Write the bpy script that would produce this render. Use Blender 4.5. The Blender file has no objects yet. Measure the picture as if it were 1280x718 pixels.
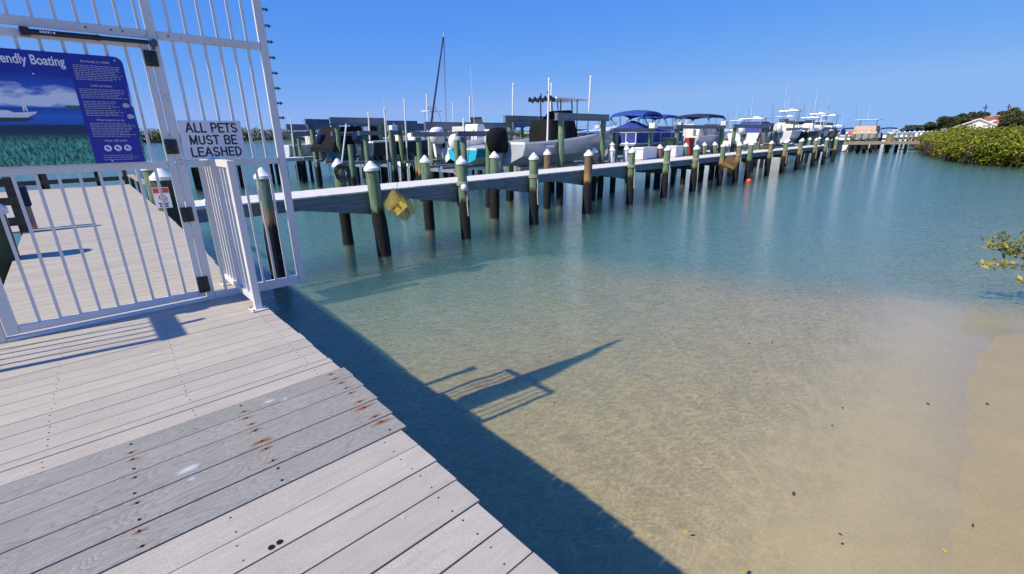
import bpy, bmesh, math, random
import numpy as np
from mathutils import Vector, Matrix, noise

random.seed(7)
C = bpy.context.scene.collection
SC = bpy.context.scene
R = math.radians
PI = math.pi
H = 1.3                 # camera height above the boardwalk (boardwalk top is z = 0)
WL = -1.6               # water level
AG = R(43.0)            # direction of the boards and the gate
AP = R(45.2)            # direction of the long pier
SUN_AZ, SUN_EL = R(34.5), R(44.0)      # shadows point along SUN_AZ

# ------------------------------------------------------------------ camera
F = 576.0
nad = Vector((20.0, 1741.0, F)).normalized()
up_i = -nad
Yi = (Vector((0, 0, 1)) - up_i * up_i.z).normalized()
Xi = Yi.cross(up_i)
M3 = Matrix((Xi, Yi, up_i))            # image direction (right, down, forward) -> world
cam = bpy.data.cameras.new('camera')
camo = bpy.data.objects.new('camera', cam); C.objects.link(camo)
cam.sensor_width = 36.0
cam.lens = F / 1280 * 36
cam.clip_start, cam.clip_end = 0.05, 9000
cr, cu, cb = M3 @ Vector((1, 0, 0)), M3 @ Vector((0, -1, 0)), M3 @ Vector((0, 0, -1))
camo.matrix_world = Matrix(((cr.x, cu.x, cb.x, 0), (cr.y, cu.y, cb.y, 0), (cr.z, cu.z, cb.z, H), (0, 0, 0, 1)))
SC.camera = camo

# ------------------------------------------------------------------ world, sun, exposure
W = bpy.data.worlds.new('World'); SC.world = W; W.use_nodes = True
wn = W.node_tree.nodes; wl = W.node_tree.links
sky = wn.new('ShaderNodeTexSky'); sky.sky_type = 'NISHITA'; sky.sun_disc = False
SD = Vector((-math.cos(SUN_AZ) * math.cos(SUN_EL), -math.sin(SUN_AZ) * math.cos(SUN_EL), math.sin(SUN_EL)))
sky.sun_elevation = SUN_EL; sky.sun_rotation = math.atan2(SD.x, SD.y)
sky.air_density = 1.0; sky.dust_density = 0.0; sky.ozone_density = 6.0
# the photograph's deep clear blue: one response curve per channel over the whole sky
SK = 0.12
sc_ = wn.new('ShaderNodeSeparateColor'); wl.new(sky.outputs[0], sc_.inputs[0]); cc_ = wn.new('ShaderNodeCombineColor')
for i, (x0, y0, gm) in enumerate(((0.212, 0.085, 1.02), (0.397, 0.283, 0.545), (0.708, 0.83, 0.12))):
    p = wn.new('ShaderNodeMath'); p.operation = 'POWER'; p.inputs[1].default_value = gm; wl.new(sc_.outputs[i], p.inputs[0])
    q = wn.new('ShaderNodeMath'); q.operation = 'MULTIPLY'; q.inputs[1].default_value = y0 / (x0 ** gm) * 0.133 ** (gm - 1); wl.new(p.outputs[0], q.inputs[0])
    r_ = wn.new('ShaderNodeMath'); r_.operation = 'MINIMUM'; r_.inputs[1].default_value = (1.90, 3.40, 6.3)[i]; wl.new(q.outputs[0], r_.inputs[0]); wl.new(r_.outputs[0], cc_.inputs[i])
wl.new(cc_.outputs[0], wn['Background'].inputs[0])
wn['Background'].inputs[1].default_value = SK
sun = bpy.data.lights.new('sun', 'SUN'); sun.energy = 4.9; sun.angle = R(0.8); sun.color = (1.0, 0.90, 0.72)
suno = bpy.data.objects.new('sun', sun); C.objects.link(suno)
suno.rotation_euler = SD.to_track_quat('Z', 'Y').to_euler(); suno.location = (0, 0, 40)
SC.view_settings.view_transform = 'Standard'; SC.view_settings.look = 'None'
SC.view_settings.exposure = 0.22; SC.view_settings.gamma = 1.0
SC.render.engine = 'CYCLES'
SC.cycles.max_bounces = 8; SC.cycles.transparent_max_bounces = 16
SC.cycles.caustics_reflective = False; SC.cycles.caustics_refractive = False

# ------------------------------------------------------------------ frames: s along, n away from the viewer
UG, NG = Vector((math.cos(AG), math.sin(AG), 0)), Vector((-math.sin(AG), math.cos(AG), 0))
UP, NP = Vector((math.cos(AP), math.sin(AP), 0)), Vector((-math.sin(AP), math.cos(AP), 0))
def G(s, n, z=0): return UG * s + NG * n + Vector((0, 0, z))
def Q(s, n, z=0): return UP * s + NP * n + Vector((0, 0, z))
def ray(x, y): return M3 @ Vector((x - 640, y - 359, F))
def on_plane(x, y, z):                 # a sight line met with a level z
    r = ray(x, y); return Vector((0, 0, H)) + r * ((z - H) / r.z)
def along_pier(x, y, n):               # distance along the pier and height, where a sight line meets the row at distance n
    r = ray(x, y); p = r * (n / r.dot(NP)); return p.dot(UP), p.z + H

# ------------------------------------------------------------------ node helpers
def mat(name):
    m = bpy.data.materials.new(name); m.use_nodes = True
    nt = m.node_tree; b = nt.nodes['Principled BSDF']
    return m, nt, b
def N(nt, t, **k):
    n = nt.nodes.new(t)
    for a, v in k.items():
        if a.startswith('i_'):
            key = a[2:].replace('_', ' ')
            n.inputs[int(key) if key.isdigit() else key].default_value = v
        else: setattr(n, a, v)
    return n
def L(nt, a, b): nt.links.new(a, b)
def ramp(nt, src, stops, interp='LINEAR'):
    r = N(nt, 'ShaderNodeValToRGB'); r.color_ramp.interpolation = interp
    while len(r.color_ramp.elements) < len(stops): r.color_ramp.elements.new(0.5)
    for e, (p, c) in zip(r.color_ramp.elements, stops):
        e.position = p; e.color = (*c, 1) if len(c) == 3 else c
    L(nt, src, r.inputs[0]); return r
def obco(nt, scale=(1, 1, 1)):
    tc = N(nt, 'ShaderNodeTexCoord'); mp = N(nt, 'ShaderNodeMapping'); mp.inputs['Scale'].default_value = scale
    L(nt, tc.outputs['Object'], mp.inputs[0]); return mp.outputs[0]
def mixc(nt, f, a, b, mode='MIX'):
    m = N(nt, 'ShaderNodeMix', data_type='RGBA', blend_type=mode)
    for v, i in ((f, 0), (a, 6), (b, 7)):
        if isinstance(v, (int, float)): m.inputs[i].default_value = v
        elif isinstance(v, (tuple, list)): m.inputs[i].default_value = (*v, 1)
        else: L(nt, v, m.inputs[i])
    return m.outputs[2]
def mth(nt, op, a, b=0.0, c=None):
    m = N(nt, 'ShaderNodeMath', operation=op)
    for i, v in enumerate((a, b) if c is None else (a, b, c)):
        if isinstance(v, (int, float)): m.inputs[i].default_value = v
        else: L(nt, v, m.inputs[i])
    return m.outputs[0]
def noi(nt, co, scale, detail=3, rough=0.55, dist=0.0):
    n = N(nt, 'ShaderNodeTexNoise'); n.inputs['Scale'].default_value = scale; n.inputs['Detail'].default_value = detail
    n.inputs['Roughness'].default_value = rough; n.inputs['Distortion'].default_value = dist
    if co is not None: L(nt, co, n.inputs['Vector'])
    return n.outputs[0]
def bump(nt, b, h, strength=0.3, dist=0.01):
    bp = N(nt, 'ShaderNodeBump'); bp.inputs['Strength'].default_value = strength; bp.inputs['Distance'].default_value = dist
    L(nt, h, bp.inputs['Height']); L(nt, bp.outputs[0], b.inputs['Normal']); return bp
def simple(name, col, rough=0.5, metal=0.0, var=0.12, scale=6.0, spec=0.5, rnd=0.0, bumps=0.0):
    m, nt, b = mat(name)
    co = obco(nt); n = noi(nt, co, scale, 4)
    lo = tuple(c * (1 - var) for c in col); hi = tuple(min(1, c * (1 + var)) for c in col)
    out = ramp(nt, n, ((0.3, lo), (0.7, hi))).outputs[0]
    if rnd:
        oi = N(nt, 'ShaderNodeObjectInfo'); v = mth(nt, 'MULTIPLY_ADD', oi.outputs['Random'], 2 * rnd, 1 - rnd)
        h = N(nt, 'ShaderNodeHueSaturation'); L(nt, v, h.inputs['Value']); L(nt, out, h.inputs['Color']); out = h.outputs[0]
    L(nt, out, b.inputs['Base Color'])
    b.inputs['Roughness'].default_value = rough; b.inputs['Metallic'].default_value = metal
    b.inputs['Specular IOR Level'].default_value = spec
    if bumps: bump(nt, b, noi(nt, co, scale * 6, 4), bumps, 0.004)
    return m

MT = {}
def white_metal():
    m, nt, b = mat('white_paint'); co = obco(nt)
    n1 = noi(nt, co, 3.0, 4); n2 = noi(nt, co, 38.0, 5, 0.7); n3 = noi(nt, co, 1.3, 5, 0.7)
    c = ramp(nt, n1, ((0.3, (0.665, 0.645, 0.62)), (0.7, (0.725, 0.705, 0.68)))).outputs[0]
    c = mixc(nt, ramp(nt, mth(nt, 'MULTIPLY', n2, mth(nt, 'ADD', n3, 0.55)), ((0.66, (0, 0, 0)), (0.78, (0.7, 0.7, 0.7)))).outputs[0], c, (0.33, 0.27, 0.21))
    L(nt, c, b.inputs['Base Color']); b.inputs['Roughness'].default_value = 0.38; bump(nt, b, n2, 0.08, 0.002); return m
MT['white_paint'] = white_metal()
MT['gel_white'] = simple('gel_white', (0.80, 0.80, 0.79), 0.22, var=0.04, scale=1.5)
MT['gel_cream'] = simple('gel_cream', (0.66, 0.62, 0.54), 0.3, var=0.08, scale=2)
MT['hull_grey'] = simple('hull_grey', (0.42, 0.44, 0.49), 0.22, var=0.05, scale=1.0)
MT['hull_pale'] = simple('hull_pale', (0.60, 0.62, 0.66), 0.25, var=0.05, scale=1.0)
MT['hull_blue'] = simple('hull_blue', (0.03, 0.22, 0.50), 0.2, var=0.08, scale=1.0)
MT['hull_cyan'] = simple('hull_cyan', (0.02, 0.42, 0.62), 0.2, var=0.08, scale=1.0)
MT['hull_dark'] = simple('hull_dark', (0.035, 0.05, 0.07), 0.2, var=0.15, scale=1.0)
MT['hull_navy'] = simple('hull_navy', (0.012, 0.03, 0.10), 0.2, var=0.15, scale=1.0)
MT['canvas_black'] = simple('canvas_black', (0.0075, 0.0078, 0.009), 0.85, spec=0.2, var=0.3, scale=5, bumps=0.5)
MT['canvas_navy'] = simple('canvas_navy', (0.012, 0.022, 0.06), 0.75, var=0.25, scale=5, bumps=0.5)
MT['canvas_blue'] = simple('canvas_blue', (0.03, 0.055, 0.27), 0.7, var=0.15, scale=3, bumps=0.5)
MT['canvas_royal'] = simple('canvas_royal', (0.014, 0.06, 0.27), 0.7, var=0.15, scale=3, bumps=0.5)
MT['canvas_tan'] = simple('canvas_tan', (0.52, 0.38, 0.28), 0.8, var=0.1, scale=3)
MT['motor_navy'] = simple('motor_navy', (0.02, 0.035, 0.07), 0.25, var=0.2, scale=4)
MT['motor_black'] = simple('motor_black', (0.012, 0.012, 0.014), 0.3, var=0.2, scale=4)
MT['motor_grey'] = simple('motor_grey', (0.22, 0.26, 0.28), 0.35, var=0.15, scale=6)
MT['lift_metal'] = simple('lift_metal', (0.17, 0.19, 0.23), 0.45, 0.3, var=0.15, scale=2)
MT['alu'] = simple('alu', (0.55, 0.57, 0.60), 0.35, 0.7, var=0.08, scale=6)
MT['steel_dark'] = simple('steel_dark', (0.10, 0.105, 0.11), 0.4, 0.8, var=0.3, scale=30)
MT['black_plastic'] = simple('black_plastic', (0.012, 0.012, 0.013), 0.42, var=0.2, scale=20)
MT['smoke_glass'] = simple('smoke_glass', (0.03, 0.04, 0.05), 0.05, var=0.05)
MT['pvc_white'] = simple('pvc_white', (0.72, 0.72, 0.70), 0.4, var=0.08, scale=5)
MT['cap_white'] = simple('cap_white', (0.76, 0.75, 0.72), 0.45, var=0.14, scale=9, rnd=0.08)
MT['dark_wood'] = simple('dark_wood', (0.055, 0.040, 0.030), 0.7, var=0.35, scale=9, bumps=0.4)
MT['tan_wood'] = simple('tan_wood', (0.36, 0.28, 0.19), 0.75, var=0.2, scale=9, bumps=0.3)
MT['rope_dark'] = simple('rope_dark', (0.02, 0.02, 0.022), 0.8, var=0.3, scale=40)
MT['rope_pale'] = simple('rope_pale', (0.45, 0.42, 0.35), 0.9, var=0.2, scale=40)
MT['trap_wire'] = simple('trap_wire', (0.52, 0.40, 0.06), 0.6, var=0.25, scale=12)
MT['trap_rust'] = simple('trap_rust', (0.34, 0.22, 0.09), 0.8, var=0.3, scale=12)
MT['float_red'] = simple('float_red', (0.62, 0.10, 0.06), 0.5, var=0.15, scale=10)
MT['orange'] = simple('orange', (0.60, 0.14, 0.04), 0.6, var=0.15, scale=6)
MT['bin_green'] = simple('bin_green', (0.015, 0.05, 0.04), 0.45, var=0.2, scale=5)
MT['red_paint'] = simple('red_paint', (0.38, 0.03, 0.03), 0.4, var=0.15, scale=5)
MT['under_wood'] = simple('under_wood', (0.075, 0.070, 0.055), 0.85, var=0.3, scale=4)
MT['sign_white'] = simple('sign_white', (0.74, 0.74, 0.76), 0.4, var=0.04, scale=3)
MT['print_black'] = simple('print_black', (0.012, 0.012, 0.015), 0.5, var=0.1)
MT['print_red'] = simple('print_red', (0.50, 0.06, 0.04), 0.5, var=0.1)
MT['print_white'] = simple('print_white', (0.82, 0.83, 0.86), 0.5, var=0.03)
MT['print_yellow'] = simple('print_yellow', (0.50, 0.48, 0.52), 0.5, var=0.05)
MT['print_blue'] = simple('print_blue', (0.012, 0.018, 0.30), 0.28, var=0.08, scale=2)
MT['plaster'] = simple('plaster', (0.74, 0.73, 0.70), 0.8, var=0.05, scale=0.6)
MT['roof_tile'] = simple('roof_tile', (0.42, 0.12, 0.06), 0.8, var=0.25, scale=2)
MT['window_dark'] = simple('window_dark', (0.03, 0.04, 0.05), 0.1, var=0.1)
MT['trunk_brown'] = simple('trunk_brown', (0.11, 0.085, 0.06), 0.9, var=0.3, scale=5, bumps=0.5)
MT['root_dark'] = simple('root_dark', (0.030, 0.024, 0.018), 0.9, var=0.4, scale=4)
MT['mud'] = simple('mud', (0.12, 0.10, 0.065), 0.9, var=0.25, scale=1)
MT['land'] = simple('land', (0.09, 0.10, 0.05), 0.9, var=0.3, scale=0.05)
MT['seaweed'] = simple('seaweed', (0.05, 0.04, 0.025), 0.9, var=0.4, scale=20)
MT['leaf_yellow'] = simple('leaf_yellow', (0.42, 0.36, 0.03), 0.6, var=0.2, scale=20)

# ---- foliage with clump colour attribute
def foliage(name, rough=0.6):
    m, nt, b = mat(name)
    a = N(nt, 'ShaderNodeVertexColor'); a.layer_name = 'tint'
    L(nt, a.outputs[0], b.inputs['Base Color']); b.inputs['Roughness'].default_value = rough
    b.inputs['Specular IOR Level'].default_value = 0.25
    tr = N(nt, 'ShaderNodeBsdfTranslucent'); L(nt, a.outputs[0], tr.inputs[0])
    ms = N(nt, 'ShaderNodeMixShader'); ms.inputs[0].default_value = 0.22
    L(nt, b.outputs[0], ms.inputs[1]); L(nt, tr.outputs[0], ms.inputs[2])
    L(nt, ms.outputs[0], nt.nodes['Material Output'].inputs[0])
    return m
MT['foliage'] = foliage('foliage')

# ---- composite boards
def board_mat(name, col, emboss, pale):
    m, nt, b = mat(name)
    tc = N(nt, 'ShaderNodeTexCoord'); oi = N(nt, 'ShaderNodeObjectInfo')
    off = N(nt, 'ShaderNodeVectorMath', operation='MULTIPLY_ADD')
    L(nt, tc.outputs['Object'], off.inputs[0]); off.inputs[1].default_value = (1, 1, 1)
    sc = N(nt, 'ShaderNodeVectorMath', operation='SCALE'); sc.inputs['Scale'].default_value = 37.0
    cx = N(nt, 'ShaderNodeCombineXYZ'); L(nt, oi.outputs['Random'], cx.inputs[0]); L(nt, oi.outputs['Random'], cx.inputs[2])
    L(nt, cx.outputs[0], sc.inputs[0]); L(nt, sc.outputs[0], off.inputs[2])
    co = off.outputs[0]
    mp = N(nt, 'ShaderNodeMapping'); mp.inputs['Scale'].default_value = (1.2, 11, 11); L(nt, co, mp.inputs[0])
    streak = noi(nt, mp.outputs[0], 5.0, 5, 0.6)
    blotch = noi(nt, co, 3.2, 5, 0.6)
    speck = noi(nt, co, 260.0, 2, 0.6)
    c0 = ramp(nt, streak, ((0.25, tuple(c * 0.86 for c in col)), (0.75, tuple(c * 1.1 for c in col)))).outputs[0]
    c1 = mixc(nt, ramp(nt, blotch, ((0.42, (0, 0, 0)), (0.75, (0.55, 0.55, 0.55)))).outputs[0], c0, pale)
    c2 = mixc(nt, 0.38, c1, ramp(nt, speck, ((0.32, (0.55, 0.55, 0.55)), (0.68, (1.4, 1.4, 1.4)))).outputs[0], 'MULTIPLY')
    hs = N(nt, 'ShaderNodeHueSaturation'); L(nt, c2, hs.inputs['Color'])
    L(nt, mth(nt, 'MULTIPLY_ADD', oi.outputs['Random'], 0.09, 0.955), hs.inputs['Value'])
    out = hs.outputs[0]
    grim = noi(nt, co, 0.9, 4, 0.65)
    out = mixc(nt, ramp(nt, grim, ((0.5, (0, 0, 0)), (0.8, (0.28, 0.28, 0.28)))).outputs[0], out, tuple(c * 0.62 for c in col))
    if emboss:
        mp2 = N(nt, 'ShaderNodeMapping'); mp2.inputs['Scale'].default_value = (3.2, 12.0, 1.0); L(nt, co, mp2.inputs[0])
        rings = noi(nt, mp2.outputs[0], 1.0, 1.5, 0.45, 0.25)          # contour lines of a stretched noise: cathedral grain
        wv = N(nt, 'ShaderNodeMath', operation='PINGPONG'); wv.inputs[1].default_value = 1.0
        L(nt, mth(nt, 'MULTIPLY', rings, 34.0), wv.inputs[0])
        gl = ramp(nt, wv.outputs[0], ((0.0, (0.55, 0.55, 0.55)), (0.42, (1, 1, 1))))
        out = mixc(nt, 0.5, out, gl.outputs[0], 'MULTIPLY')
        bump(nt, b, wv.outputs[0], 0.35, 0.003)
    else:
        bump(nt, b, mth(nt, 'ADD', streak, mth(nt, 'MULTIPLY', speck, 0.6)), 0.22, 0.002)
    L(nt, out, b.inputs['Base Color']); b.inputs['Roughness'].default_value = 0.72
    b.inputs['Specular IOR Level'].default_value = 0.3
    return m
MT['board_light'] = board_mat('board_light', (0.425, 0.385, 0.315), False, (0.485, 0.445, 0.375))
MT['board_grey'] = board_mat('board_grey', (0.30, 0.288, 0.25), True, (0.34, 0.326, 0.285))
MT['board_walk'] = board_mat('board_walk', (0.44, 0.39, 0.305), False, (0.50, 0.45, 0.36))
MT['board_pier'] = board_mat('board_pier', (0.70, 0.67, 0.60), False, (0.76, 0.73, 0.66))

def stain(name, stops, dens):          # thin stain sheets with soft uneven edges
    m, nt, b = mat(name)
    tc = N(nt, 'ShaderNodeTexCoord'); oi = N(nt, 'ShaderNodeObjectInfo')
    mp = N(nt, 'ShaderNodeMapping'); mp.inputs['Location'].default_value = (-1, -1, 0); mp.inputs['Scale'].default_value = (2, 2, 1)
    L(nt, tc.outputs['UV'], mp.inputs[0])
    ln = N(nt, 'ShaderNodeVectorMath', operation='LENGTH'); L(nt, mp.outputs[0], ln.inputs[0])
    n4 = N(nt, 'ShaderNodeTexNoise', noise_dimensions='4D'); n4.inputs['Scale'].default_value = 2.6; n4.inputs['Detail'].default_value = 5
    L(nt, tc.outputs['UV'], n4.inputs['Vector']); L(nt, mth(nt, 'MULTIPLY', oi.outputs['Random'], 40), n4.inputs['W'])
    d = mth(nt, 'ADD', ln.outputs['Value'], mth(nt, 'MULTIPLY_ADD', n4.outputs[0], 1.3, -0.65))
    L(nt, ramp(nt, d, stops).outputs[0], b.inputs['Base Color'])
    al = ramp(nt, d, ((dens[0], (dens[2],) * 3), (dens[1], (0, 0, 0))))
    L(nt, al.outputs[0], b.inputs['Alpha']); b.inputs['Roughness'].default_value = 0.85
    return m
MT['rust'] = stain('rust', ((0.0, (0.04, 0.012, 0.006)), (0.22, (0.26, 0.07, 0.016)), (0.7, (0.42, 0.24, 0.10))), (0.12, 0.85, 0.9))
MT['splat'] = stain('splat', ((0.2, (0.70, 0.70, 0.70)), (0.9, (0.60, 0.60, 0.61))), (0.1, 0.72, 0.62))

# ---- piling shaft: treated green wood, weathered band, dark growth at the tide line
def pile_mat(name, top_a, top_b, tanf=0.5):
    m, nt, b = mat(name)
    tc = N(nt, 'ShaderNodeTexCoord'); oi = N(nt, 'ShaderNodeObjectInfo')
    sep = N(nt, 'ShaderNodeSeparateXYZ'); L(nt, tc.outputs['Object'], sep.inputs[0])
    ad = N(nt, 'ShaderNodeVectorMath', operation='ADD'); L(nt, tc.outputs['Object'], ad.inputs[0])
    cv = N(nt, 'ShaderNodeCombineXYZ'); L(nt, mth(nt, 'MULTIPLY', oi.outputs['Random'], 50), cv.inputs[0]); L(nt, cv.outputs[0], ad.inputs[1])
    co = ad.outputs[0]
    mp = N(nt, 'ShaderNodeMapping'); mp.inputs['Scale'].default_value = (9, 9, 1.2); L(nt, co, mp.inputs[0])
    gr = noi(nt, mp.outputs[0], 2.2, 5, 0.6)
    big = noi(nt, co, 2.4, 3)
    col = mixc(nt, ramp(nt, big, ((0.35, (0, 0, 0)), (0.7, (1, 1, 1)))).outputs[0], top_a, top_b)
    col = mixc(nt, 0.5, col, ramp(nt, gr, ((0.3, (0.5, 0.5, 0.5)), (0.7, (1.25, 1.25, 1.25)))).outputs[0], 'MULTIPLY')
    z = mth(nt, 'ADD', sep.outputs[2], mth(nt, 'MULTIPLY_ADD', gr, 0.55, -0.27))
    tanm = mth(nt, 'MULTIPLY', ramp(nt, z, ((0.30, (1, 1, 1)), (0.5, (0, 0, 0)))).outputs[0], mth(nt, 'GREATER_THAN', oi.outputs['Random'], tanf + 0.18))
    # ramp() works on 0..1, so shift z first
    zt = mth(nt, 'ADD', z, 0.5)
    L(nt, zt, [n for n in nt.nodes if n.bl_idname == 'ShaderNodeValToRGB'][-1].inputs[0])
    col = mixc(nt, tanm, col, (0.33, 0.21, 0.09))
    dark = ramp(nt, mth(nt, 'ADD', z, 1.0), ((0.52, (1, 1, 1)), (0.66, (0, 0, 0)))).outputs[0]
    barn = noi(nt, co, 26, 3, 0.7)
    growth = mixc(nt, ramp(nt, barn, ((0.60, (0, 0, 0)), (0.72, (0.55, 0.55, 0.55)))).outputs[0], (0.010, 0.011, 0.012), (0.20, 0.19, 0.16))
    col = mixc(nt, dark, col, growth)
    mpd = N(nt, 'ShaderNodeMapping'); mpd.inputs['Scale'].default_value = (16, 16, 1.6); L(nt, co, mpd.inputs[0]); drp = noi(nt, mpd.outputs[0], 1.0, 4, 0.6)
    col = mixc(nt, mth(nt, 'MULTIPLY', ramp(nt, drp, ((0.60, (0, 0, 0)), (0.70, (0.7, 0.7, 0.7)))).outputs[0], mth(nt, 'GREATER_THAN', z, 0.1)), col, (0.48, 0.48, 0.44))
    mps = N(nt, 'ShaderNodeMapping'); mps.inputs['Scale'].default_value = (22, 22, 0.8); L(nt, co, mps.inputs[0]); spl = noi(nt, mps.outputs[0], 1.0, 3, 0.6)
    col = mixc(nt, ramp(nt, spl, ((0.30, (0.8, 0.8, 0.8)), (0.38, (0, 0, 0)))).outputs[0], col, (0.02, 0.022, 0.018))
    col = mixc(nt, mth(nt, 'MULTIPLY', ramp(nt, mth(nt, 'ADD', sep.outputs[2], 2.2), ((0.50, (1, 1, 1)), (0.58, (0, 0, 0)))).outputs[0], 0.92), col, (0.27, 0.28, 0.20))   # silt-pale tint painted below the water, standing in for haze hiding the shaft
    L(nt, col, b.inputs['Base Color']); b.inputs['Roughness'].default_value = 0.8
    b.inputs['Specular IOR Level'].default_value = 0.3
    bump(nt, b, mth(nt, 'ADD', gr, mth(nt, 'MULTIPLY', mth(nt, 'MULTIPLY', barn, dark), 2.0)), 0.5, 0.03)
    return m
MT['pile_green'] = pile_mat('pile_green', (0.125, 0.205, 0.115), (0.19, 0.25, 0.16))
MT['pile_brown'] = pile_mat('pile_brown', (0.16, 0.105, 0.06), (0.24, 0.17, 0.10))
MT['pile_olive'] = pile_mat('pile_olive', (0.17, 0.19, 0.085), (0.25, 0.24, 0.14))
MT['pile_moss'] = pile_mat('pile_moss', (0.045, 0.06, 0.028), (0.10, 0.10, 0.06), 2.0)

def stringer_mat():
    m, nt, b = mat('stringer')
    co = obco(nt, (0.8, 6, 6)); g = noi(nt, co, 2.5, 6, 0.65)
    L(nt, ramp(nt, g, ((0.25, (0.09, 0.115, 0.115)), (0.55, (0.17, 0.20, 0.195)), (0.8, (0.25, 0.27, 0.26)))).outputs[0], b.inputs['Base Color'])
    b.inputs['Roughness'].default_value = 0.85; bump(nt, b, g, 0.4, 0.01)
    return m
MT['stringer'] = stringer_mat()

# ---- sea bed / beach
def bed_mat():
    m, nt, b = mat('sand')
    geo = N(nt, 'ShaderNodeNewGeometry'); sep = N(nt, 'ShaderNodeSeparateXYZ'); L(nt, geo.outputs['Position'], sep.inputs[0])
    co = geo.outputs['Position']
    vr = N(nt, 'ShaderNodeVectorRotate', rotation_type='Z_AXIS'); vr.inputs['Angle'].default_value = -AG; L(nt, co, vr.inputs[0])
    big = noi(nt, co, 0.55, 5, 0.6); mid = noi(nt, co, 4.0, 5, 0.6); fine = noi(nt, co, 60, 3, 0.7)
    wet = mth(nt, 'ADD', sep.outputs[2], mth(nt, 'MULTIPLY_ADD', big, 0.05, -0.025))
    shore_tone = ramp(nt, mth(nt, 'ADD', sep.outputs[2], 2.3), ((0.60, (0.44, 0.36, 0.185)), (0.66, (0.43, 0.345, 0.158)), (0.697, (0.375, 0.30, 0.138)), (0.703, (0.362, 0.290, 0.136)), (0.80, (0.362, 0.289, 0.134)), (1.0, (0.40, 0.322, 0.155)))).outputs[0]  # damp sand at the waterline, painted paler just below to offset the water's dimming
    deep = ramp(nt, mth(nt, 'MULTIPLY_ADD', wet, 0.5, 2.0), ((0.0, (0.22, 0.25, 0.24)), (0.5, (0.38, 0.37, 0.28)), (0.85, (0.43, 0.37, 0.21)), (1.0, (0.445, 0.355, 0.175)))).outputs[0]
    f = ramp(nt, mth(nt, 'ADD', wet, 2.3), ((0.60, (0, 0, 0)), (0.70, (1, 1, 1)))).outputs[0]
    col = mixc(nt, f, deep, shore_tone)
    col = mixc(nt, 0.6, col, ramp(nt, mid, ((0.25, (0.88, 0.89, 0.89)), (0.75, (1.09, 1.08, 1.05)))).outputs[0], 'MULTIPLY')
    col = mixc(nt, 0.5, col, ramp(nt, fine, ((0.3, (0.75, 0.75, 0.75)), (0.7, (1.2, 1.2, 1.2)))).outputs[0], 'MULTIPLY')
    # scattered weed patches under water
    wp = ramp(nt, noi(nt, co, 1.6, 6, 0.7), ((0.64, (0, 0, 0)), (0.76, (0.4, 0.4, 0.4)))).outputs[0]
    col = mixc(nt, mth(nt, 'MULTIPLY', wp, mth(nt, 'SUBTRACT', 1.0, f)), col, (0.08, 0.085, 0.045))
    L(nt, col, b.inputs['Base Color']); b.inputs['Specular IOR Level'].default_value = 0.3
    L(nt, ramp(nt, mth(nt, 'ADD', sep.outputs[2], 2.3), ((0.60, (0.9, 0.9, 0.9)), (0.70, (0.30, 0.30, 0.30)), (0.80, (0.45, 0.45, 0.45)), (1.0, (0.9, 0.9, 0.9)))).outputs[0], b.inputs['Roughness'])
    mp = N(nt, 'ShaderNodeMapping'); mp.inputs['Scale'].default_value = (1.2, 5, 1); L(nt, vr.outputs[0], mp.inputs[0])
    rp = noi(nt, mp.outputs[0], 3.0, 3, 0.5, 0.6)
    bump(nt, b, mth(nt, 'ADD', mth(nt, 'MULTIPLY', rp, mth(nt, 'SUBTRACT', 1.12, f)), mth(nt, 'MULTIPLY', fine, 0.06)), 0.5, 0.04)
    return m
MT['sand'] = bed_mat()

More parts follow.
